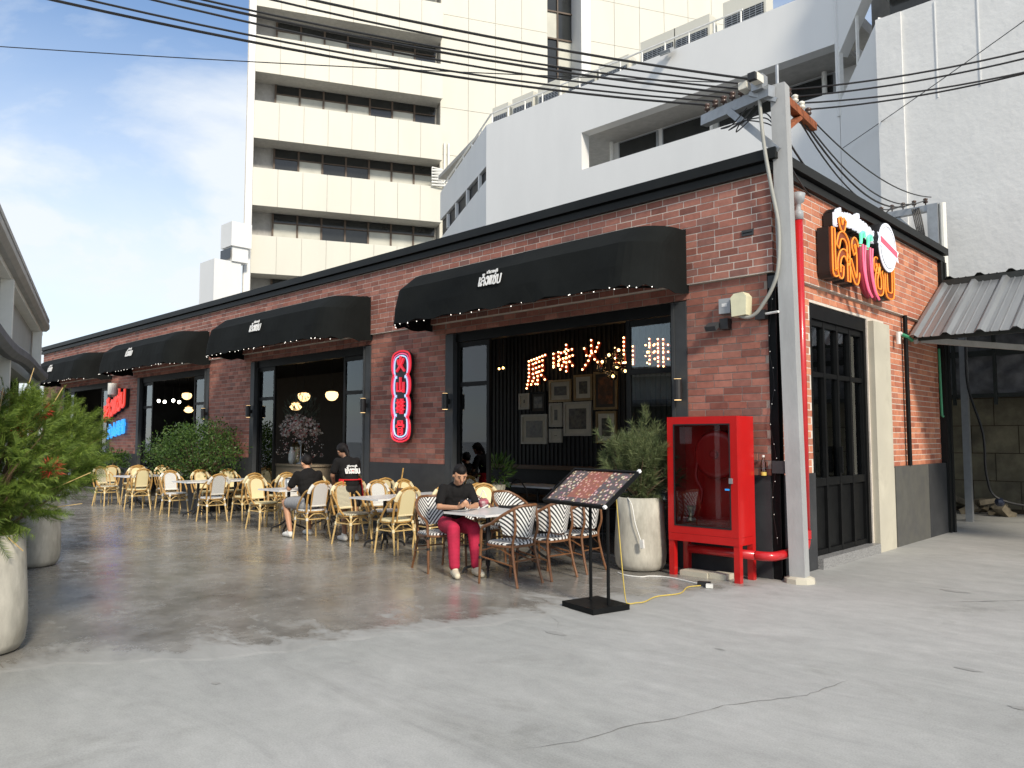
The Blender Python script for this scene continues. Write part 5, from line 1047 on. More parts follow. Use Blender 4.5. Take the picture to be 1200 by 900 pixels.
m_.tube([(c[0] + .24 * cos(t * pi / 16), c[1], c[2] + .24 * sin(t * pi / 16)) for t in range(32)], .05, 8, closed=True); hr = m_.build('hose_reel', 'red_hose', fc, w=True, smooth=True)
m_ = MB(); m_.lathe([(.25, .055), (.25, .06), (.22, .064)], 28); o_ = m_.build('reel_disc', 'red_paint', hr); o_.rotation_euler = (R_(90), 0, 0); o_.location = (c[0] + .68, c[1] + .3 - .0, c[2])
m_ = MB(); m_.lathe([(.05, 0), (.05, .04), (.03, .05)], 12); o_ = m_.build('hub', 'red_hose', hr); o_.rotation_euler = (R_(90), 0, 0); o_.location = (c[0] + .68, c[1] + .3 - .065, c[2])
m_ = MB(); m_.tube(bez([(-.84, -.3, 1.4), (-.86, -.32, 1.15), (-.78, -.33, 1.0), (-.8, -.33, .85)], 6), .02, 8); m_.build('hose', 'red_hose', fc, w=True, smooth=True)
m_ = MB(); m_.lathe([(.05, 0), (.06, .03), (.03, .06), (.03, .13), (.05, .15), (.05, .19)], 12, (-.93, -.33, .62)); m_.build('valve', 'brass', fc, w=True, smooth=True)
m_ = MB(); m_.box(-.40, -.33, -.50 + .020, -.478, 1.02, 1.04); m_.build('sticker', 'sign_blue_flat', fc, w=True)
bt = thing('water_bottle', 'clear plastic bottle standing on the plinth behind the red cabinet', 'bottle', (-.17, .0, 1.18)); m_ = MB(); m_.lathe([(.03, 0), (.032, .02), (.032, .14), (.014, .19), (.014, .21)], 12); m_.build('body', 'glass_clear', bt, smooth=True); m_ = MB(); m_.lathe([(.0321, .0), (.0325, .04)], 12); m_.build('base', 'yellow_cord', bt); m_ = MB(); m_.lathe([(.016, .21), (.016, .235)], 10); m_.build('cap', 'plastic_white', bt)
bl = thing('paving_block', 'pale worn concrete blocks lying under the red cabinet', 'block', (-.75, -.32, 0)); m_ = MB(); m_.box(-.28, .08, -.12, .08, .004, .06); m_.build('slab', 'concrete_raw', bl); m_ = MB(); m_.box(.09, .30, -.09, .1, .004, .065); m_.build('slab', 'concrete_raw', bl)

# ================================================================ MENU STAND
ms_ = thing('menu_stand', 'black stand with tilted picture menu board in a black frame', 'menu stand', (-.62, -2.56, 0))
m_ = MB(); m_.obox((-.625, -2.56, .029), (.976, -.217, 0), (.217, .976, 0), (0, 0, 1), .235, .22, .025); m_.build('base', 'black_steel', ms_, w=True)
for s_ in (-1, 1): c = V((-.60, -2.53, 0)) + V((.976, -.217, 0)) * .13 * s_; m_ = MB(); m_.cyl(c + V((0, 0, .05)), c + V((0, 0, 1.13)), .016, 10); m_.build('post', 'black_steel', ms_, w=True)
bc = V((-.666, -2.585, 1.135)); bu = V((.973, -.231, 0)).normalized(); bv0 = V((.184, .777, .603)).normalized(); bn_ = bu.cross(bv0).normalized(); bv = bn_.cross(bu).normalized(); BW, BHt = .49, .256
brd = bpy.data.objects.new('board', None)
m_ = MB(); m_.box(-BW, BW, -BHt, BHt, -.015, .0); bo = m_.build('board', 'black_steel', ms_); bo.matrix_local = Matrix.Translation(bc - V(ms_.location)) @ Matrix((bu, bv, bn_)).transposed().to_4x4()
m_ = MB(); f_ = .022
m_.box(-BW, BW, -BHt, -BHt + f_, .0005, .022); m_.box(-BW, BW, BHt - f_, BHt, .0005, .022); m_.box(-BW, -BW + f_, -BHt + f_, BHt - f_, .0005, .022); m_.box(BW - f_, BW, -BHt + f_, BHt - f_, .0005, .022); m_.build('frame', 'black_steel', bo)
m_ = MB(); m_.box(-BW + f_, BW - f_, -BHt + f_, BHt - f_, .001, .006); m_.build('menu_sheet', 'menu_print', bo)
for sx_ in (-1, 1):
    for sy_ in (-1, 1):
        if sx_ == -1: continue
        m_ = MB(); m_.box(sx_ * BW - .014, sx_ * BW + .014, sy_ * BHt - .014, sy_ * BHt + .014, .004, .03); m_.build('corner_cap', 'corner_white', bo)
bpy.data.objects.remove(brd)

# ================================================================ PLANTERS AND PLANTS
PPROF = [(.20, 0), (.27, .02), (.305, .08), (.318, .20), (.312, .40), (.295, .65), (.280, .885), (.250, .885), (.250, .80)]
def planter(x, y, label, s=1.0):
    t = thing('concrete_planter', label, 'planter', (x, y, 0), 0, 'tapered concrete planters'); m_ = MB(); m_.lathe([(r * s, z * s) for r, z in PPROF], 32); m_.build('pot', 'planter_concrete', t, smooth=True)
    m_ = MB(); m_.lathe([(.248 * s, .78 * s), (.248 * s, .81 * s), (.05, .84 * s)], 18); m_.build('soil', 'soil', t); return t
planter(-2.98, -7.02, 'weathered concrete planter with the red-flowered shrub'); planter(-7.25, -5.58, 'concrete planter behind the red-flowered shrub'); planter(-1.60, -.42, 'concrete planter with white cord beside the red cabinet')
def branches(m_, base, tips, r0=.02):
    for tp in tips: a = V(base); b = V(tp); mid = a.lerp(b, .5) + V((random.uniform(-.08, .08), random.uniform(-.08, .08), random.uniform(-.02, .1))); pth = bez([a, mid, b], 5); m_.tube(pth, [r0 * (1 - .8 * i / (len(pth) - 1)) for i in range(len(pth))], 5)
def feather_bush(x, y, z, label, name, R, H, nclump, seed, nfl, lean=(0, 0), nl=150):
    rg = random.Random(seed); t = thing(name, label, 'shrub', (x, y, z), 0); tips = []
    for _ in range(nclump):
        while True:
            p = V((rg.uniform(-1, 1), rg.uniform(-1, 1), rg.uniform(-.95, 1)))
            if .30 < p.length < 1: break
        k = .80 + .20 * (1 - abs(p.z)); tips.append(V((p.x * R * k + lean[0] * (p.z + .6), p.y * R * k + lean[1] * (p.z + .6), H * .47 + p.z * H * .53)))
    m_ = MB(); branches(m_, (0, 0, 0), tips[::5], .013); m_.build('stem', 'trunk', t)
    m_ = MB()
    for i, tp in enumerate(tips):
        out = (tp - V((0, 0, H * .25))).normalized()
        for s_ in range(3):                                      # feathery sprays: a spine with narrow leaflets
            d = (out + V((rg.uniform(-1, 1), rg.uniform(-1, 1), rg.uniform(-.5, .9))) * .7).normalized(); L = rg.uniform(.16, .30); st_ = tp - d * L * .4
            sd_ = d.cross(V((rg.uniform(-1, 1), rg.uniform(-1, 1), rg.uniform(-1, 1)))).normalized(); up = sd_.cross(d)
            for k in range(nl // 3 // 2):
                u = k / (nl // 6); c = st_ + d * L * u - V((0, 0, .10 * L * u * u)); ll = .085 * (1 - .45 * u) * rg.uniform(.7, 1.2)
                for sg_ in (-1, 1):
                    e = c + (sd_ * sg_ * .8 + d * .55 + up * rg.uniform(-.5, .5)).normalized() * ll; wv = d.cross(e - c).normalized() * .0045 + d * .0045
                    m_.add([c - wv * .4, c + wv * .6, e], [(0, 1, 2)], min(.999, max(0, rg.gauss(.5, .28))))
    m_.build('foliage', 'leaf_feather', t, rnd=True)
    for k in range(nfl):
        pass
    return t, tips
t1, tp1 = feather_bush(-2.98, -7.02, .82, 'feathery green shrub with red brush flowers, bursting over the planter', 'bottlebrush_shrub', .64, 1.16, 420, 11, 0, (.06, .10))
BRUSH = ((.12, .33, 1.0), (.26, .15, .86), (.56, .30, .56), (-.28, .18, 1.08))
def brush(t, p, r):
    m_ = MB(); leaves(m_, p, r, 150, r * .8, .006, 0, seed=int(abs(p[0]) * 977), core=.2); m_.build('flower', 'flower_red', t, rnd=True)
for p in BRUSH: brush(t1, p, .06)
m_ = MB()
for k in range(16): a = tp1[k * 7]; b = a + (a - V((0, 0, .3))).normalized() * .28; m_.tube([a * .8, b], .0035, 4)
m_.build('bare_twig', 'bamboo_pale', t1)
t2, tp2 = feather_bush(-7.25, -5.58, .82, 'darker feathery shrub standing in the planter by the white columns', 'feathery_shrub', .82, 1.35, 210, 12, 0, (.1, .1))
# pine-like shrub
def pine(x, y, z):
    rg = random.Random(21); t = thing('pine_shrub', 'soft needled pine shrub spilling from the planter beside the red cabinet', 'shrub', (x, y, z), 0); tips = []
    for k in range(230):
        while True:
            p = V((rg.uniform(-1, 1), rg.uniform(-1, 1), rg.uniform(-1, 1)))
            if .25 < p.length < 1: break
        tips.append(V((p.x * .46, p.y * .42, .46 + p.z * .50 + .06 * p.x)))
    tips += [V((.50, .12, .30)), V((.46, .05, .22)), V((.52, .02, .38)), V((.0, .1, 1.12)), V((.08, .05, 1.05)), V((-.28, -.2, .95)), V((-.4, -.3, .82))]
    m_ = MB(); branches(m_, (0, 0, 0), tips[::8], .013); m_.build('stem', 'trunk', t); m_ = MB()
    for tp in tips:
        ax = (tp - V((0, 0, .15))).normalized() + V((0, 0, .35)); ax.normalize()
        for k in range(72):
            u = rg.random(); c = tp + ax * (u - .6) * .16; d = (ax * .9 + V((rg.uniform(-1, 1), rg.uniform(-1, 1), rg.uniform(-1, 1))) * .75).normalized(); L = rg.uniform(.08, .15); e = c + d * L - V((0, 0, .02)); wv = d.cross(V((rg.uniform(-1, 1), rg.uniform(-1, 1), rg.uniform(-1, 1)))).normalized() * .0028
            m_.add([c - wv, c + wv, e], [(0, 1, 2)], min(.999, max(0, rg.gauss(.5, .25))))
    m_.build('needles', 'leaf_pine', t, rnd=True)
pine(-1.60, -.42, .82)
def round_bush(x, y, z, R, H, n, seed, label):
    rg = random.Random(seed); t = thing('round_bush', label, 'bush', (x, y, z), 0); m_ = MB(); tips = []
    for _ in range(n):
        p = V((rg.gauss(0, 1), rg.gauss(0, 1), rg.gauss(0, 1))).normalized() * rg.uniform(.55, 1.0); tips.append(V((p.x * R, p.y * R * .8, H * .5 + p.z * H * .5)))
    branches(m_, (0, 0, 0), tips[::9], .02); m_.build('stem', 'trunk', t); m_ = MB()
    for i, tp in enumerate(tips): leaves(m_, tp, R * .14, 26, .065, .034, .25, seed=seed * 1000 + i, core=.1, spread=1.2)
    m_.build('foliage', 'leaf_bush', t, rnd=True)
tb = thing('planter_box', 'low dark planter box holding the round bush by the brick pier', 'planter', (-13.7, -.55, 0)); m_ = MB(); m_.box(-.8, .8, -.3, .3, 0, .62); m_.build('box', 'charcoal', tb); m_ = MB(); m_.box(-.77, .77, -.27, .27, .62, .64); m_.build('soil', 'soil', tb)
round_bush(-13.7, -.55, .62, 1.45, 1.34, 420, 5, 'dense rounded green bush in front of the brick pier'); 
tb2 = thing('planter_box', 'small dark planter box by the far pier below the blue characters', 'planter', (-19.6, -.5, 0)); m_ = MB(); m_.box(-.4, .4, -.25, .25, 0, .6); m_.build('box', 'charcoal', tb2); m_ = MB(); m_.box(-.38, .38, -.23, .23, .6, .62); m_.build('soil', 'soil', tb2)
round_bush(-19.6, -.5, .6, .55, .75, 90, 6, 'small sparse bush by the far pier below the blue characters')

# ================================================================ TABLES AND CHAIRS
def table(x, y, label, group):
    t = thing('cafe_table', label, 'table', (x, y, 0), 0, group); m_ = MB(); m_.box(-.36, .36, -.39, .39, .715, .74); m_.build('tabletop', 'marble', t)
    m_ = MB(); m_.cyl((0, 0, .1), (0, 0, .714), .028, 10); m_.build('column', 'iron', t)
    for k in range(4):
        a = pi / 4 + k * pi / 2; m_ = MB(); m_.tube(bez([(0, 0, .26), (.08 * cos(a), .08 * sin(a), .16), (.18 * cos(a), .18 * sin(a), .10), (.27 * cos(a), .27 * sin(a), .07), (.30 * cos(a), .30 * sin(a), .015)], 4), .015, 6); m_.build('foot', 'iron', t)
    m_ = MB(); m_.box(-.22, .22, -.02, .02, .69, .714); m_.box(-.02, .02, -.22, -.021, .69, .714); m_.box(-.02, .02, .021, .22, .69, .714); m_.build('bracket', 'iron', t); return t
def seat_mesh(rx, ry, z0, z1, sq=2.6):
    m_ = MB(); n = 28; rings = []
    def sup(a, k): c, s = cos(a), sin(a); return (abs(c) ** (2 / sq) * (1 if c > 0 else -1) * rx * k, abs(s) ** (2 / sq) * (1 if s > 0 else -1) * ry * k)
    lv = [(.9, z0), (1.0, z0 + .008), (1.0, z1 - .008), (.94, z1), (.5, z1 - .004), (.02, z1 - .008)]; vs_ = []
    for (k, z) in lv:
        for i in range(n): x_, y_ = sup(2 * pi * i / n, k); m_.uv[len(vs_)] = (y_, x_); vs_.append((x_, y_, z))
    fs_ = [tuple(range(n - 1, -1, -1))]
    for j in range(len(lv) - 1):
        for i in range(n): fs_.append((j * n + i, j * n + (i + 1) % n, (j + 1) * n + (i + 1) % n, (j + 1) * n + i))
    fs_.append(tuple(range((len(lv) - 1) * n, len(lv) * n))); m_.add(vs_, fs_); return m_
def bistro(weave, wrap, label):
    """bamboo-look cafe chair; front towards +x"""
    t = thing('rattan_chair', label, 'chair'); seat_mesh(.215, .225, .445, .475).build('seat', weave, t, smooth=False)
    m_ = MB(); m_.tube([(.2 * cos(a) * 1.04, .21 * sin(a) * 1.04, .440) for a in [2 * pi * k / 18 for k in range(18)]], .013, 6, closed=True); m_.build('seat_ring', 'bamboo', t)
    arch = bez([(-.20, .20, .44), (-.245, .215, .62), (-.285, .195, .79), (-.305, .12, .89), (-.312, 0, .925)], 5); arch = arch + [V((p.x, -p.y, p.z)) for p in arch[-2::-1]]
    m_ = MB(); m_.tube(arch, .0165, 7); bf = m_.build('back_frame', 'bamboo', t)
    arch2 = bez([(-.195, .125, .44), (-.235, .13, .62), (-.272, .13, .79), (-.295, .09, .865), (-.302, 0, .895)], 4); arch2 = arch2 + [V((p.x, -p.y, p.z)) for p in arch2[-2::-1]]
    m_ = MB(); m_.tube(arch2, .012, 6); m_.build('inner_frame', 'bamboo', t)
    def bk(u, v):
        z = .545 + .345 * v; hw = .122 * (1 if v < .72 else math.sqrt(max(.02, 1 - ((v - .72) / .30) ** 2))); return (-.222 - .086 * v, hw * (2 * u - 1), z)
    m_ = MB(); m_.grid(bk, 8, 10, lambda u, v: (.122 * (2 * u - 1), .345 * v)); o_ = m_.build('back_panel', weave, t); sd_ = o_.modifiers.new('thickness', 'SOLIDIFY'); sd_.thickness = .012; sd_.offset = 0
    m_ = MB(); m_.cyl((-.215, -.13, .535), (-.215, .13, .535), .018, 7); m_.build('back_rail', wrap, t)
    for s_ in (1, -1):
        m_ = MB(); m_.tube(bez([(-.283, s_ * .195, .80), (-.21, s_ * .235, .755), (-.10, s_ * .248, .64), (.0, s_ * .245, .52), (.06, s_ * .22, .45)], 5), .015, 7); m_.build('arm', 'bamboo', t)
        m_ = MB(); m_.tube(bez([(-.27, s_ * .205, .74), (-.289, s_ * .19, .80), (-.302, s_ * .14, .868)], 3), .029, 7); m_.build('joint_wrap', wrap, bf)
    for (sx_, sy_) in ((1, 1), (1, -1), (-1, 1), (-1, -1)):
        a = (sx_ * .165, sy_ * .17, .44); b = (.205 if sx_ > 0 else -.255, sy_ * .205, .0); m_ = MB(); m_.cyl(a, b, .016, 7, .013); lg = m_.build('leg', 'bamboo_pale', t)
        A_ = V(a); B_ = V(b); m_ = MB(); m_.cyl(A_.lerp(B_, .22), A_.lerp(B_, .32), .0215, 7); m_.cyl(A_.lerp(B_, -.02), A_.lerp(B_, .07), .0215, 7); m_.build('joint_wrap', wrap, lg, kind='stuff')
    q = lambda sx_, sy_, f: V((sx_ * .165, sy_ * .17, .44)).lerp(V((.205 if sx_ > 0 else -.255, sy_ * .205, 0)), f)
    m_ = MB()
    for a, b in (((1, 1), (-1, 1)), ((1, -1), (-1, -1)), ((-1, 1), (-1, -1)), ((1, 1), (1, -1))): m_.cyl(q(*a, .27), q(*b, .27), .010, 6)
    m_.build('stretcher', 'bamboo_pale', t)
    m_ = MB()
    for a, b in (((1, 1), (-1, 1)), ((1, -1), (-1, -1)), ((-1, 1), (-1, -1)), ((1, 1), (1, -1))):
        p0, p1 = q(*a, .27), q(*b, .27); mid = (p0 + p1) / 2 + V((0, 0, .085)); m_.tube(bez([p0, p0.lerp(mid, .55) + V((0, 0, .03)), mid, mid.lerp(p1, .45) + V((0, 0, .03)), p1], 3), .009, 5)
    m_.build('arch_brace', 'bamboo_pale', t); return t
def zebra(label):
    """brown armchair with black and white chevron weave; front towards +x"""
    t = thing('striped_armchair', label, 'chair'); seat_mesh(.22, .235, .435, .465, 3).build('seat', 'chevron', t)
    m_ = MB(); m_.tube([(.225 * (abs(cos(a)) ** .7) * (1 if cos(a) > 0 else -1), .24 * (abs(sin(a)) ** .7) * (1 if sin(a) > 0 else -1), .428) for a in [2 * pi * k / 20 for k in range(20)]], .014, 6, closed=True); m_.build('seat_ring', 'brown_frame', t)
    def rim(a):                                           # a from -1 to 1 round the back
        th = a * 1.75; k = abs(a); z = .875 - .015 * k - .225 * max(0, (k - .25) / .75) ** 1.35; return V((.03 - .315 * cos(th) * (1 + .06 * (1 - k)), .275 * sin(th), z))
    def low(a): th = a * 1.45; k = abs(a); return V((.02 - .255 * cos(th), .235 * sin(th), .52 + .045 * k))
    A_ = [i / 20 * 2 - 1 for i in range(21)]
    m_ = MB(); m_.grid(lambda u, v: low((2 * u - 1) * .8).lerp(rim((2 * u - 1) * .74), v), 24, 8, lambda u, v: ((2 * u - 1) * .30, v * (.355 - .16 * abs(2 * u - 1)))); o_ = m_.build('back_panel', 'chevron', t); sd_ = o_.modifiers.new('thickness', 'SOLIDIFY'); sd_.thickness = .012; sd_.offset = 0
    rimp = [rim(a) for a in A_]
    for s_ in (0,): 
        L_ = rimp[0]; R__ = rimp[-1]; path = [V((.235, -.262, .0)), V((.222, -.258, .3)), V((.205, -.262, .56)), V((.165, -.272, .625))] ; full = bez(path + rimp[1:-1] + [V((p.x, -p.y, p.z)) for p in path[::-1]], 3)
        k1 = [i for i, p in enumerate(full) if p.z < .60]
    body = [p for p in full if p.z >= .56]; m_ = MB(); m_.tube(body, .017, 7); m_.build('top_rail', 'brown_frame', t)
    for s_ in (-1, 1): m_ = MB(); m_.tube([(.205, s_ * .262, .57), (.222, s_ * .258, .3), (.235, s_ * .262, 0)], [.017, .017, .014], 7); m_.build('leg', 'brown_frame', t)
    for s_ in (-1, 1):
        m_ = MB(); m_.tube(bez([tuple(rim(s_ * .42)), (-.235, s_ * .19, .62), (-.19, s_ * .185, .44), (-.23, s_ * .20, .2), (-.285, s_ * .215, 0)], 5), [.015] * 21, 7); lg = m_.build('leg', 'brown_frame', t)
    m_ = MB(); m_.tube(bez([tuple(low(-.75)), (-.10, -.2, .56), tuple(low(0) + V((.004, 0, -.02))), (-.10, .2, .56), tuple(low(.75))], 4), .009, 6); m_.build('lower_rail', 'brown_dark', t)
    m_ = MB()
    for s_ in (-1, 1): m_.cyl((.222, s_ * .258, .30), (-.225, s_ * .20, .22), .009, 6); m_.tube(bez([(.21, s_ * .25, .36), (.0, s_ * .235, .41), (-.2, s_ * .19, .32)], 4), .008, 5)
    m_.cyl((-.215, -.195, .27), (-.215, .195, .27), .009, 6); m_.build('stretcher', 'brown_frame', t)
    m_ = MB()
    for s_ in (-1, 1):
        for z in (.29, .42): m_.cyl((.222, s_ * .259, z - .014), (.222, s_ * .259, z + .014), .021, 7)
    m_.build('joint_wrap', 'plastic_black', t, kind='stuff'); return t
G_Y = 'cream rattan chairs round the outdoor tables'; G_Z = 'striped armchairs round the near table'
protoC = bistro('weave_cream', 'wrap', 'bamboo cafe chair with solid cream woven back at the outdoor tables'); protoW = bistro('weave_white', 'wrap_white', 'bamboo cafe chair with whitish woven back at the outdoor tables'); protoD = bistro('weave_dot', 'wrap', 'bamboo cafe chair with dotted open weave back at the outdoor tables'); protoZ = zebra('brown armchair with black and white chevron weave at the near table')
used = set()
def place(pr, x, y, deg, label=None):
    gr = G_Z if pr is protoZ else G_Y
    if pr.name in used: c = copy_tree(pr, None, (x, y, .0045), R_(deg), label, gr)
    else: used.add(pr.name); c = pr; c.location = (x, y, .0045); c.rotation_euler = (0, 0, R_(deg)); c['group'] = gr; c['_l'] = c['label']; c['label'] = label or c['label']; 
    if not label: c['label'] = {protoC.name: 'bamboo cafe chair with solid cream woven back at the outdoor tables', protoW.name: 'bamboo cafe chair with whitish woven back at the outdoor tables', protoD.name: 'bamboo cafe chair with dotted open weave back at the outdoor tables', protoZ.name: 'brown armchair with black and white chevron weave at the near table'}[pr.name]
    if '_l' in c: del c['_l']
    return c
TG = 'white marble tables on black iron feet'
table(-2.70, -1.97, 'white marble table the woman with the phone leans on', TG); table(-2.70, -1.17, 'white marble table next to the phone table, with black tray', TG)
place(protoZ, -2.10, -2.20, 183, 'striped armchair facing the phone table, back to the menu stand'); place(protoZ, -2.08, -1.62, 178, 'striped armchair in the middle of the row by the menu stand'); place(protoZ, -2.10, -1.04, 186, 'striped armchair next to the concrete planter and menu stand')
place(protoZ, -3.36, -2.18, -12, 'striped armchair the woman with the phone sits on'); place(protoZ, -3.36, -1.50, 4, 'striped armchair beside the woman with the phone'); place(protoZ, -3.34, -.88, -4, 'striped armchair behind the phone table nearest the glass doors')
place(protoC, -4.25, -.50, -35, 'lone cream woven bamboo chair turned askew behind the striped armchairs')
for xx, lb_ in ((-5.48, 'white marble table by the neon pier'), (-8.25, 'white marble table the man in black sits at'), (-11.85, 'white marble table before the round bush'), (-15.2, 'white marble table before the dark doorway')):
    table(xx, -1.42, lb_, TG); table(xx, -.62, lb_.replace('white marble table', 'wall-side table joined to the one'), TG)
for (pr, x, y, d) in ((protoC, -4.88, -1.68, 180), (protoD, -4.86, -1.02, 176), (protoC, -4.9, -.40, 184), (protoD, -6.06, -1.58, 3), (protoW, -6.1, -.92, -4), (protoC, -6.08, -.35, 5),
                      (protoC, -7.22, -.95, 180), (protoC, -7.2, -.35, 176), (protoC, -8.92, -1.52, 2), (protoW, -8.95, -.85, -3), (protoC, -8.9, -.3, 0),
                      (protoW, -10.78, -1.62, 180), (protoC, -10.62, -1.0, 182), (protoC, -10.45, -.38, 178), (protoW, -12.5, -1.62, 0), (protoC, -12.5, -.95, 4), (protoC, -12.5, -.35, -3),
                      (protoC, -14.45, -1.66, 180), (protoW, -14.28, -1.05, 178), (protoW, -14.2, -.45, 182), (protoD, -16.1, -1.75, 15), (protoC, -15.95, -1.05, 0), (protoC, -15.9, -.4, 4), (protoC, -17.2, -1.4, 180), (protoC, -17.1, -.8, 180)): 
    tn = 'the table by the neon pier' if x > -6.5 else 'the table of the man in black' if x > -9.5 else 'the table before the round bush' if x > -13 else 'the table before the dark doorway' if x > -16.5 else 'the farthest table'
    tx = -5.48 if x > -6.5 else -8.25 if x > -9.5 else -11.85 if x > -13 else -15.2 if x > -16.5 else -18
    place(pr, x, y, d, '%s chair %s at %s, %s side' % ({protoC.name: 'cream woven', protoW.name: 'white woven', protoD.name: 'dotted weave'}[pr.name], 'nearest the patio' if y < -1.35 else 'in the middle' if y < -.7 else 'nearest the wall', tn, 'cabinet' if x > tx else 'far'))
place(protoW, -7.12, -1.66, 178, 'white woven bamboo chair the man in black sits on')
br = thing('chopstick_jar', 'dark jar with a leaning stick on the table by the neon pier', 'jar', (-5.35, -1.25, .745)); m_ = MB(); m_.lathe([(.045, 0), (.05, .12), (.04, .12)], 12); m_.build('jar', 'brown_dark', br); m_ = MB(); m_.cyl((0, 0, .06), (.06, .02, .42), .011, 6); m_.build('stick', 'bamboo', br)
tb_ = thing('metal_tumbler', 'steel tumbler on the table in front of the man', 'cup', (-8.15, -1.5, .745)); m_ = MB(); m_.lathe([(.035, 0), (.042, .17), (.038, .17), (.03, .02)], 14); m_.build('cup', 'galv', tb_, smooth=True); m_ = MB(); m_.lathe([(.043, .17), (.043, .185)], 12); m_.build('lid', 'plastic_black', tb_)
ty = thing('serving_tray', 'flat black tray on the table beside the phone table', 'tray', (-2.72, -1.28, .745)); m_ = MB(); m_.box(-.22, .22, -.28, .28, 0, .012); m_.build('base', 'plastic_black', ty); m_ = MB(); m_.box(-.22, .22, -.28, -.27, .012, .03); m_.build('rim', 'plastic_black', ty); m_ = MB(); m_.box(-.22, .22, .27, .28, .012, .03); m_.build('rim', 'plastic_black', ty)

# ================================================================ PEOPLE
def blob(name, caps, mt, parent, voxel=.008, smooth=6, M4=None):
    m_ = MB()
    for c in caps:
        if len(c) == 4:
            p0, r0, p1, r1 = c; p0 = V(p0); p1 = V(p1); k = max(2, int((p1 - p0).length / (max(r0, r1) * .5)))
            for i in range(k + 1): u = i / k; p = p0.lerp(p1, u); m_.ball(tuple(p), r0 + (r1 - r0) * u, 12, 8)
        else: p, r, s3 = c; m_.ball(p, r, 16, 10, s3)
    if M4 is not None: m_.v = [tuple(M4 @ V(p)) for p in m_.v]
    o = m_.build(name, mt, None); rm = o.modifiers.new('r', 'REMESH'); rm.mode = 'VOXEL'; rm.voxel_size = voxel
    sm = o.modifiers.new('s', 'SMOOTH'); sm.iterations = smooth; sm.factor = .5
    dg = bpy.context.evaluated_depsgraph_get(); me = bpy.data.meshes.new_from_object(o.evaluated_get(dg)); old = o.data; o.modifiers.clear(); o.data = me; bpy.data.meshes.remove(old)
    me.polygons.foreach_set('use_smooth', [True] * len(me.polygons)); o.parent = parent; return o
def hand(c, d, curl, side, s=1.0):
    """palm at c pointing along d, fingers bending towards curl; side picks the thumb side"""
    c = V(c); d = V(d).normalized(); cu = V(curl); cu = (cu - d * cu.dot(d)).normalized(); w_ = d.cross(cu).normalized() * side; out = [(c - d * .03 * s, .026 * s, c + d * .03 * s, .030 * s)]
    for i, ln in enumerate((.052, .062, .066, .058)):
        b = c + d * .05 * s + w_ * (-.026 + .0175 * i) * s; k = b + d * ln * .55 * s + cu * .010 * s; e = k + (d * .35 + cu * .9).normalized() * ln * .55 * s; out += [(b, .0088 * s, k, .0082 * s), (k, .0082 * s, e, .0072 * s)]
    b = c + w_ * .026 * s; k = b + (w_ * .7 + d * .7).normalized() * .035 * s; out += [(b, .011 * s, k, .0095 * s), (k, .0095 * s, k + (d + cu * .6).normalized() * .03 * s, .008 * s)]; return out
def head_parts(par, M4, hc, skin, hair_caps, face=True):
    """hc: centre of the head in the head frame given by M4"""
    pass

# --- seated woman with phone (front +x)
wm = thing('person', 'seated person in black T-shirt and red trousers looking at a phone', 'person', (-3.21, -2.08, .0), R_(-24))
def headcaps(c, pitch, s=1.0, yaw_=0.0):
    Mh = Matrix.Translation(V(c)) @ Matrix.Rotation(yaw_, 4, 'Z') @ Matrix.Rotation(pitch, 4, 'Y'); T = lambda p: tuple(Mh @ (V(p) * s))
    skin = [(T((-.012, 0, .035)), .078 * s, T((.010, 0, .015)), .076 * s), (T((.022, 0, -.035)), .058 * s, T((.040, 0, -.072)), .036 * s), (T((.03, .028, -.02)), .045 * s, T((.03, -.028, -.02)), .045 * s), (T((.084, 0, .012)), .010 * s, T((.098, 0, -.016)), .014 * s), (T((.0, .078, .0)), .016 * s, T((-.008, .082, -.022)), .012 * s), (T((.0, -.078, .0)), .016 * s, T((-.008, -.082, -.022)), .012 * s)]
    return Mh, T, skin
Mh, T, hs = headcaps((.275, 0, 1.165), R_(30))
arms = []
for s_ in (1, -1):
    sh = V((.13, .165 * s_, 1.0)); el = V((.20, .235 * s_, .79)); wr = V((.40, .075 * s_, .795)); arms += [(sh, .045, el, .036), (el, .036, wr, .024)] + hand((.435, .045 * s_, .812), (.75, -.45 * s_, .30), (0, -.5 * s_, .6), -s_)
legs = []
for s_ in (1, -1): legs += [((.0, .09 * s_, .56), .085, (.42, .12 * s_, .545), .058), ((.42, .12 * s_, .545), .055, (.50, .13 * s_, .12), .036), ((.50, .13 * s_, .10), .034, (.57, .135 * s_, .05), .034)]
blob('body', hs + arms + [((0, 0, .58), .115, (.05, 0, .78), .10), ((.05, 0, .78), .10, (.11, 0, .95), .11), ((.13, 0, 1.0), .05, (.20, 0, 1.10), .047), ((.13, .12, .995), .05, (.13, -.12, .995), .05)] + legs, 'skin', wm, .0075, 4)
tors = [((.05, 0, .78), .126, (.118, 0, .965), .126), ((-.01, 0, .60), .135, (.05, 0, .78), .125), ((.05, .03, .78), .115, (.10, .05, .94), .115), ((.05, -.03, .78), .115, (.10, -.05, .94), .115), ((.125, .13, .99), .062, (.125, -.13, .99), .062), ((.14, 0, 1.01), .06, (.155, 0, 1.035), .058)]
for s_ in (1, -1): tors.append(((.13, .165 * s_, 1.0), .062, (.175, .215 * s_, .855), .060))
blob('t_shirt', tors, 'black_cloth', wm, .009, 5)
tr = [((.0, .0, .58), .145, (-.02, 0, .56), .145)]
for s_ in (1, -1): tr += [((.0, .085 * s_, .56), .108, (.42, .125 * s_, .545), .082), ((.42, .125 * s_, .545), .082, (.50, .135 * s_, .14), .066)]
blob('trousers', tr, 'red_trousers', wm, .009, 5)
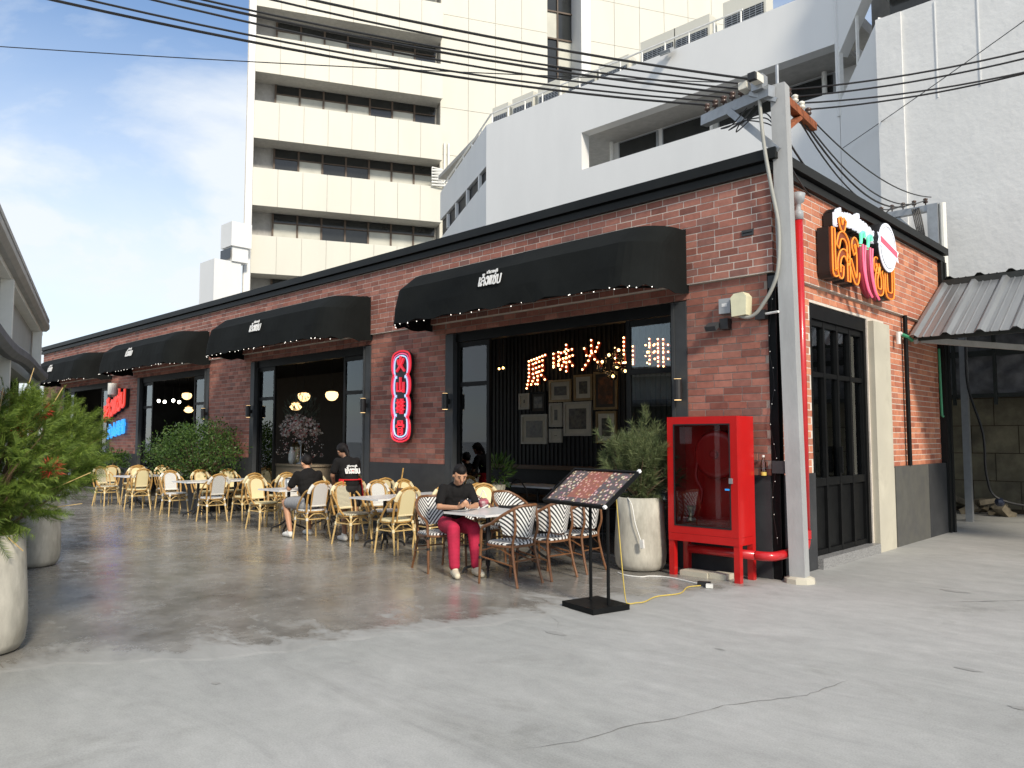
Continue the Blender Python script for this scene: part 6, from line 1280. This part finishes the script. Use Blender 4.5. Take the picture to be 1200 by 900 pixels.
for s_ in (1, -1): blob('shoe', [((.47, .13 * s_, .055), .046, (.59, .145 * s_, .05), .047), ((.59, .145 * s_, .05), .047, (.655, .15 * s_, .042), .038), ((.47, .13 * s_, .07), .04, (.53, .135 * s_, .085), .04)], 'shoe', wm, .008, 4)
blob('hair', [(T((-.028, 0, .05)), .083, T((-.030, 0, .02)), .080), (T((.012, 0, .075)), .066, T((-.06, 0, .0)), .068), (T((-.06, 0, .01)), .05, T((-.09, 0, -.03)), .036), (T((-.02, .052, .025)), .042, T((-.02, -.052, .025)), .042)], 'hair', wm, .008, 3)
for s_ in (1, -1):
    m_ = MB(); m_.ball(T((.078, .030 * s_, .012)), .0085, 8, 6); m_.build('eye', 'eye', wm)
    m_ = MB(); m_.tube([T((.078, .016 * s_, .030)), T((.080, .032 * s_, .034)), T((.070, .048 * s_, .028))], .004, 5); m_.build('eyebrow', 'hair', wm)
m_ = MB(); m_.tube([T((.074, .020, -.045)), T((.080, 0, -.046)), T((.074, -.020, -.045))], .0055, 6); m_.build('mouth', 'lip', wm)
ph = thing('phone', 'dark smartphone held over the table by the seated woman', 'phone', (0, 0, 0)); Mw = Matrix.Translation(V((-3.21, -2.08, 0))) @ Matrix.Rotation(R_(-24), 4, 'Z'); pc = Mw @ V((.475, 0, .855)); ph.location = pc; ph.rotation_euler = (0, R_(35), R_(-24))
m_ = MB(); m_.box(-.006, .006, -.065, .065, -.036, .036); m_.build('case', 'phone_dark', ph); m_ = MB(); m_.box(-.0075, -.006, -.058, .058, -.031, .031); m_.build('screen', 'dark_green_glass', ph)
bg = thing('printed_cloth', 'small red and white printed bag on the chair behind the woman', 'bag', (-3.3, -1.75, .78)); blob('bag', [((-.03, 0, .0), .045, (.03, .02, .03), .04), ((.0, -.03, .03), .035, (0, .04, .04), .035)], 'floral', bg, .01, 3); m_ = MB(); m_.tube(bez([(-.03, -.02, .08), (0, 0, .17), (.03, .03, .09)], 4), .008, 5); m_.build('strap', 'plastic_white', bg); bg.location = (-3.05, -1.72, .79)

# --- seated man, back to the viewer (faces -X)
mn = thing('person', 'seated person in black T-shirt and grey shorts seen from behind', 'person', (-7.20, -1.66, 0), R_(176))
Mh, T, hs = headcaps((.115, 0, 1.205), R_(22), 1.05, .15)
arms = []
for s_ in (1, -1):
    sh = V((.05, .185 * s_, 1.02)); el = V((.16, .27 * s_, .80)); wr = V((.36, .16 * s_, .80)); arms += [(sh, .05, el, .042), (el, .042, wr, .028)] + hand((.41, .13 * s_, .80), (.9, -.3 * s_, .0), (0, 0, -1), -s_)
legs = []
for s_, kx, ax in ((1, .44, .26), (-1, .42, .34)): legs += [((0, .10 * s_, .57), .10, (kx, .19 * s_, .56), .066), ((kx, .19 * s_, .56), .062, (ax, .19 * s_, .12), .040), ((ax, .19 * s_, .11), .036, (ax + .06, .19 * s_, .06), .036)]
blob('body', hs + arms + legs + [((-.01, 0, .60), .13, (.02, 0, .80), .12), ((.02, 0, .80), .12, (.04, 0, .98), .13), ((.05, 0, 1.03), .06, (.09, 0, 1.13), .056), ((.05, .13, 1.02), .055, (.05, -.13, 1.02), .055)], 'skin', mn, .008, 4)
tors = [((.0, 0, .80), .142, (.04, 0, .99), .145), ((-.03, 0, .58), .150, (.0, 0, .80), .145), ((.0, .06, .80), .125, (.03, .08, .96), .125), ((.0, -.06, .80), .125, (.03, -.08, .96), .125), ((.045, .15, 1.01), .072, (.045, -.15, 1.01), .072), ((.055, 0, 1.04), .066, (.065, 0, 1.06), .064)]
for s_ in (1, -1): tors.append(((.05, .185 * s_, 1.015), .072, (.115, .245 * s_, .87), .070))
blob('t_shirt', tors, 'black_cloth', mn, .01, 5)
blob('shorts', [((-.02, 0, .56), .155, (.0, 0, .57), .155), ((.0, .10 * 1, .57), .115, (.33, .17, .56), .095), ((.0, -.10, .57), .115, (.31, -.17, .56), .095)], 'grey_cloth', mn, .01, 5)
for s_, ax in ((1, .26), (-1, .34)): blob('shoe', [((ax - .03, .19 * s_, .05), .045, (ax + .12, .195 * s_, .048), .046), ((ax + .12, .195 * s_, .048), .044, (ax + .18, .20 * s_, .042), .036), ((ax - .02, .19 * s_, .06), .042, (ax + .02, .19 * s_, .10), .042)], 'shoe_white', mn, .009, 4)
blob('hair', [(T((-.028, 0, .055)), .083, T((-.040, 0, .025)), .078), (T((.03, 0, .075)), .062, T((-.05, 0, .04)), .072), (T((-.02, .045, .03)), .045, T((-.02, -.045, .03)), .045)], 'hair', mn, .009, 3)
for s_ in (1, -1): m_ = MB(); m_.ball(T((.078, .030 * s_, .012)), .0085, 8, 6); m_.build('eye', 'eye', mn)
m_ = MB(); m_.tube([T((.074, .020, -.045)), T((.080, 0, -.046)), T((.074, -.020, -.045))], .0055, 6); m_.build('mouth', 'lip', mn)

# --- standing waitress, bending over the table
wt = thing('person', 'standing person in black printed T-shirt and red apron bending over a table', 'person', (-6.42, -1.40, .004), R_(170))
Mh, T, hs = headcaps((.27, .02, 1.40), R_(42), 1.0, .15)
arms = []
for s_ in (1, -1):
    sh = V((.13, .165 * s_, 1.245)); el = V((.20, .215 * s_, 1.02)); wr = V((.36, .13 * s_, .92)); arms += [(sh, .046, el, .038), (el, .038, wr, .026)] + hand((.40, .11 * s_, .90), (.8, -.2 * s_, -.5), (-.3, 0, -.9), -s_)
legs = []
for s_, fx in ((1, .02), (-1, -.03)): legs += [((0, .09 * s_, .80), .088, (fx + .02, .085 * s_, .46), .056), ((fx + .02, .085 * s_, .46), .052, (fx - .01, .08 * s_, .10), .036), ((fx - .02, .085 * s_, .28), .046, (fx - .02, .085 * s_, .34), .050), ((fx - .01, .08 * s_, .08), .034, (fx + .05, .085 * s_, .05), .034)]
blob('body', hs + arms + legs + [((0, 0, .84), .12, (.04, 0, 1.02), .10), ((.04, 0, 1.02), .10, (.10, 0, 1.18), .11), ((.14, 0, 1.25), .048, (.21, .01, 1.34), .046), ((.125, .12, 1.24), .05, (.125, -.12, 1.24), .05)], 'skin_dark', wt, .008, 4)
tors = [((.04, 0, 1.02), .124, (.108, 0, 1.20), .126), ((-.01, 0, .90), .140, (.04, 0, 1.02), .128), ((.04, .04, 1.02), .115, (.095, .06, 1.18), .115), ((.04, -.04, 1.02), .115, (.095, -.06, 1.18), .115), ((.115, .14, 1.235), .064, (.115, -.14, 1.235), .064), ((.14, 0, 1.255), .06, (.15, 0, 1.275), .056)]
for s_ in (1, -1): tors.append(((.13, .165 * s_, 1.24), .064, (.172, .20 * s_, 1.10), .064))
blob('t_shirt', tors, 'black_cloth', wt, .009, 5)
blob('shorts', [((-.005, 0, .84), .140, (0, 0, .87), .14), ((0, .085, .80), .105, (.015, .09, .60), .092), ((0, -.085, .80), .105, (-.005, -.09, .60), .092)], 'black_shorts', wt, .009, 4)
m_ = MB(); m_.grid(lambda u, v: ((.165 + .03 * v) * cos((u - .5) * 4.3), (.172 + .045 * v) * sin((u - .5) * 4.3) + .008 * sin(u * 40) * v, .965 - .36 * v + .10 * abs(u - .5) * v), 30, 10); o_ = m_.build('apron', 'red_cloth', wt, smooth=True); sd_ = o_.modifiers.new('thickness', 'SOLIDIFY'); sd_.thickness = .006
m_ = MB(); m_.tube([(.158 * cos(a) + .0, .166 * sin(a), .96) for a in [2 * pi * k / 20 for k in range(20)]], .010, 5, closed=True); m_.build('apron_tie', 'red_cloth', wt)
for s_, fx in ((1, .02), (-1, -.03)): blob('shoe', [((fx - .05, .085 * s_, .045), .042, (fx + .10, .09 * s_, .045), .044), ((fx + .10, .09 * s_, .045), .042, (fx + .16, .095 * s_, .04), .034), ((fx - .04, .085 * s_, .06), .04, (fx + .0, .085 * s_, .10), .042)], 'shoe_white', wt, .009, 4)
blob('hair', [(T((-.028, 0, .05)), .084, T((-.036, 0, .02)), .082), (T((.02, 0, .075)), .064, T((-.06, 0, .02)), .066), (T((-.085, 0, .0)), .04, T((-.10, .0, -.10)), .034), (T((-.10, 0, -.10)), .034, T((-.07, 0, -.20)), .018), (T((-.02, .05, .02)), .042, T((-.02, -.05, .02)), .042)], 'hair', wt, .009, 3)
for s_ in (1, -1): m_ = MB(); m_.ball(T((.078, .030 * s_, .012)), .0085, 8, 6); m_.build('eye', 'eye', wt)
m_ = MB(); m_.tube([T((.074, .020, -.045)), T((.080, 0, -.046)), T((.074, -.020, -.045))], .0055, 6); m_.build('mouth', 'lip', wt)
# print on the back of the shirt
st, wd_ = strokes(LENG + ['ae'] + SAEB); bx = V((0, -1, 0)); bz = V((.36, 0, .93)).normalized()
m_ = MB(); ribbon(m_, st, (-.088, .125, 1.055), bx * (.25 / wd_), bz * .075, .016, .012); m_.build('shirt_print', 'white_print', wt)
m_ = MB(); st2, w2 = strokes(SMALL[:9]); ribbon(m_, st2, (-.055, .085, 1.155), bx * (.17 / w2), bz * .022, .007, .012); m_.build('shirt_print', 'white_print', wt)
m_ = MB(); m_.ball((-.083, -.005, 1.09), .014, 8, 6, (.5, 1, 1.6)); m_.build('shirt_chilli', 'red_cloth', wt)

# ================================================================ CORDS ON THE GROUND
yc = thing('extension_cord', 'thin yellow cord running down from the planter and across the floor', 'cord', (-.6, -1.6, 0))
m_ = MB(); m_.tube(bez([(-.52, -2.36, 1.05), (-.50, -2.32, .5), (-.49, -2.27, .08), (-.48, -2.23, .016), (-.45, -2.15, .014), (-.42, -2.05, .014), (-.48, -1.75, .014), (-.40, -1.45, .014), (-.52, -1.1, .014), (-.45, -.95, .02)], 8), .006, 5); m_.build('wire', 'yellow_cord', yc, w=True)
ps = thing('power_strip', 'black and white socket block at the end of the yellow cord', 'socket', (-.45, -.88, .006)); m_ = MB(); m_.obox((0, 0, .025), (.9, .4, 0), (-.4, .9, 0), (0, 0, 1), .07, .03, .022); m_.build('block', 'plastic_black', ps); m_ = MB(); m_.obox((.10, -.06, .022), (.9, .4, 0), (-.4, .9, 0), (0, 0, 1), .035, .03, .02); m_.build('plug', 'plastic_white', ps)
wc = thing('lamp_flex', 'white cord with in-line switch hanging down the planter to the floor', 'cord', (-1.4, -.8, 0))
m_ = MB(); m_.tube(bez([(-1.58, -.70, .89), (-1.50, -.725, .80), (-1.45, -.735, .6), (-1.38, -.72, .38), (-1.36, -.73, .30)], 5), .006, 5); m_.tube(bez([(-1.62, -.86, .012), (-1.45, -.95, .012), (-1.25, -.92, .012), (-1.2, -.8, .012), (-1.0, -.72, .012), (-.5, -.85, .012)], 6), .008, 5); m_.build('wire', 'plastic_white', wc, w=True)
m_ = MB(); m_.obox((-1.355, -.735, .36), (1, 0, .1), (0, 1, 0), (-.1, 0, 1), .025, .015, .05); m_.build('switch', 'plastic_white', wc, w=True)
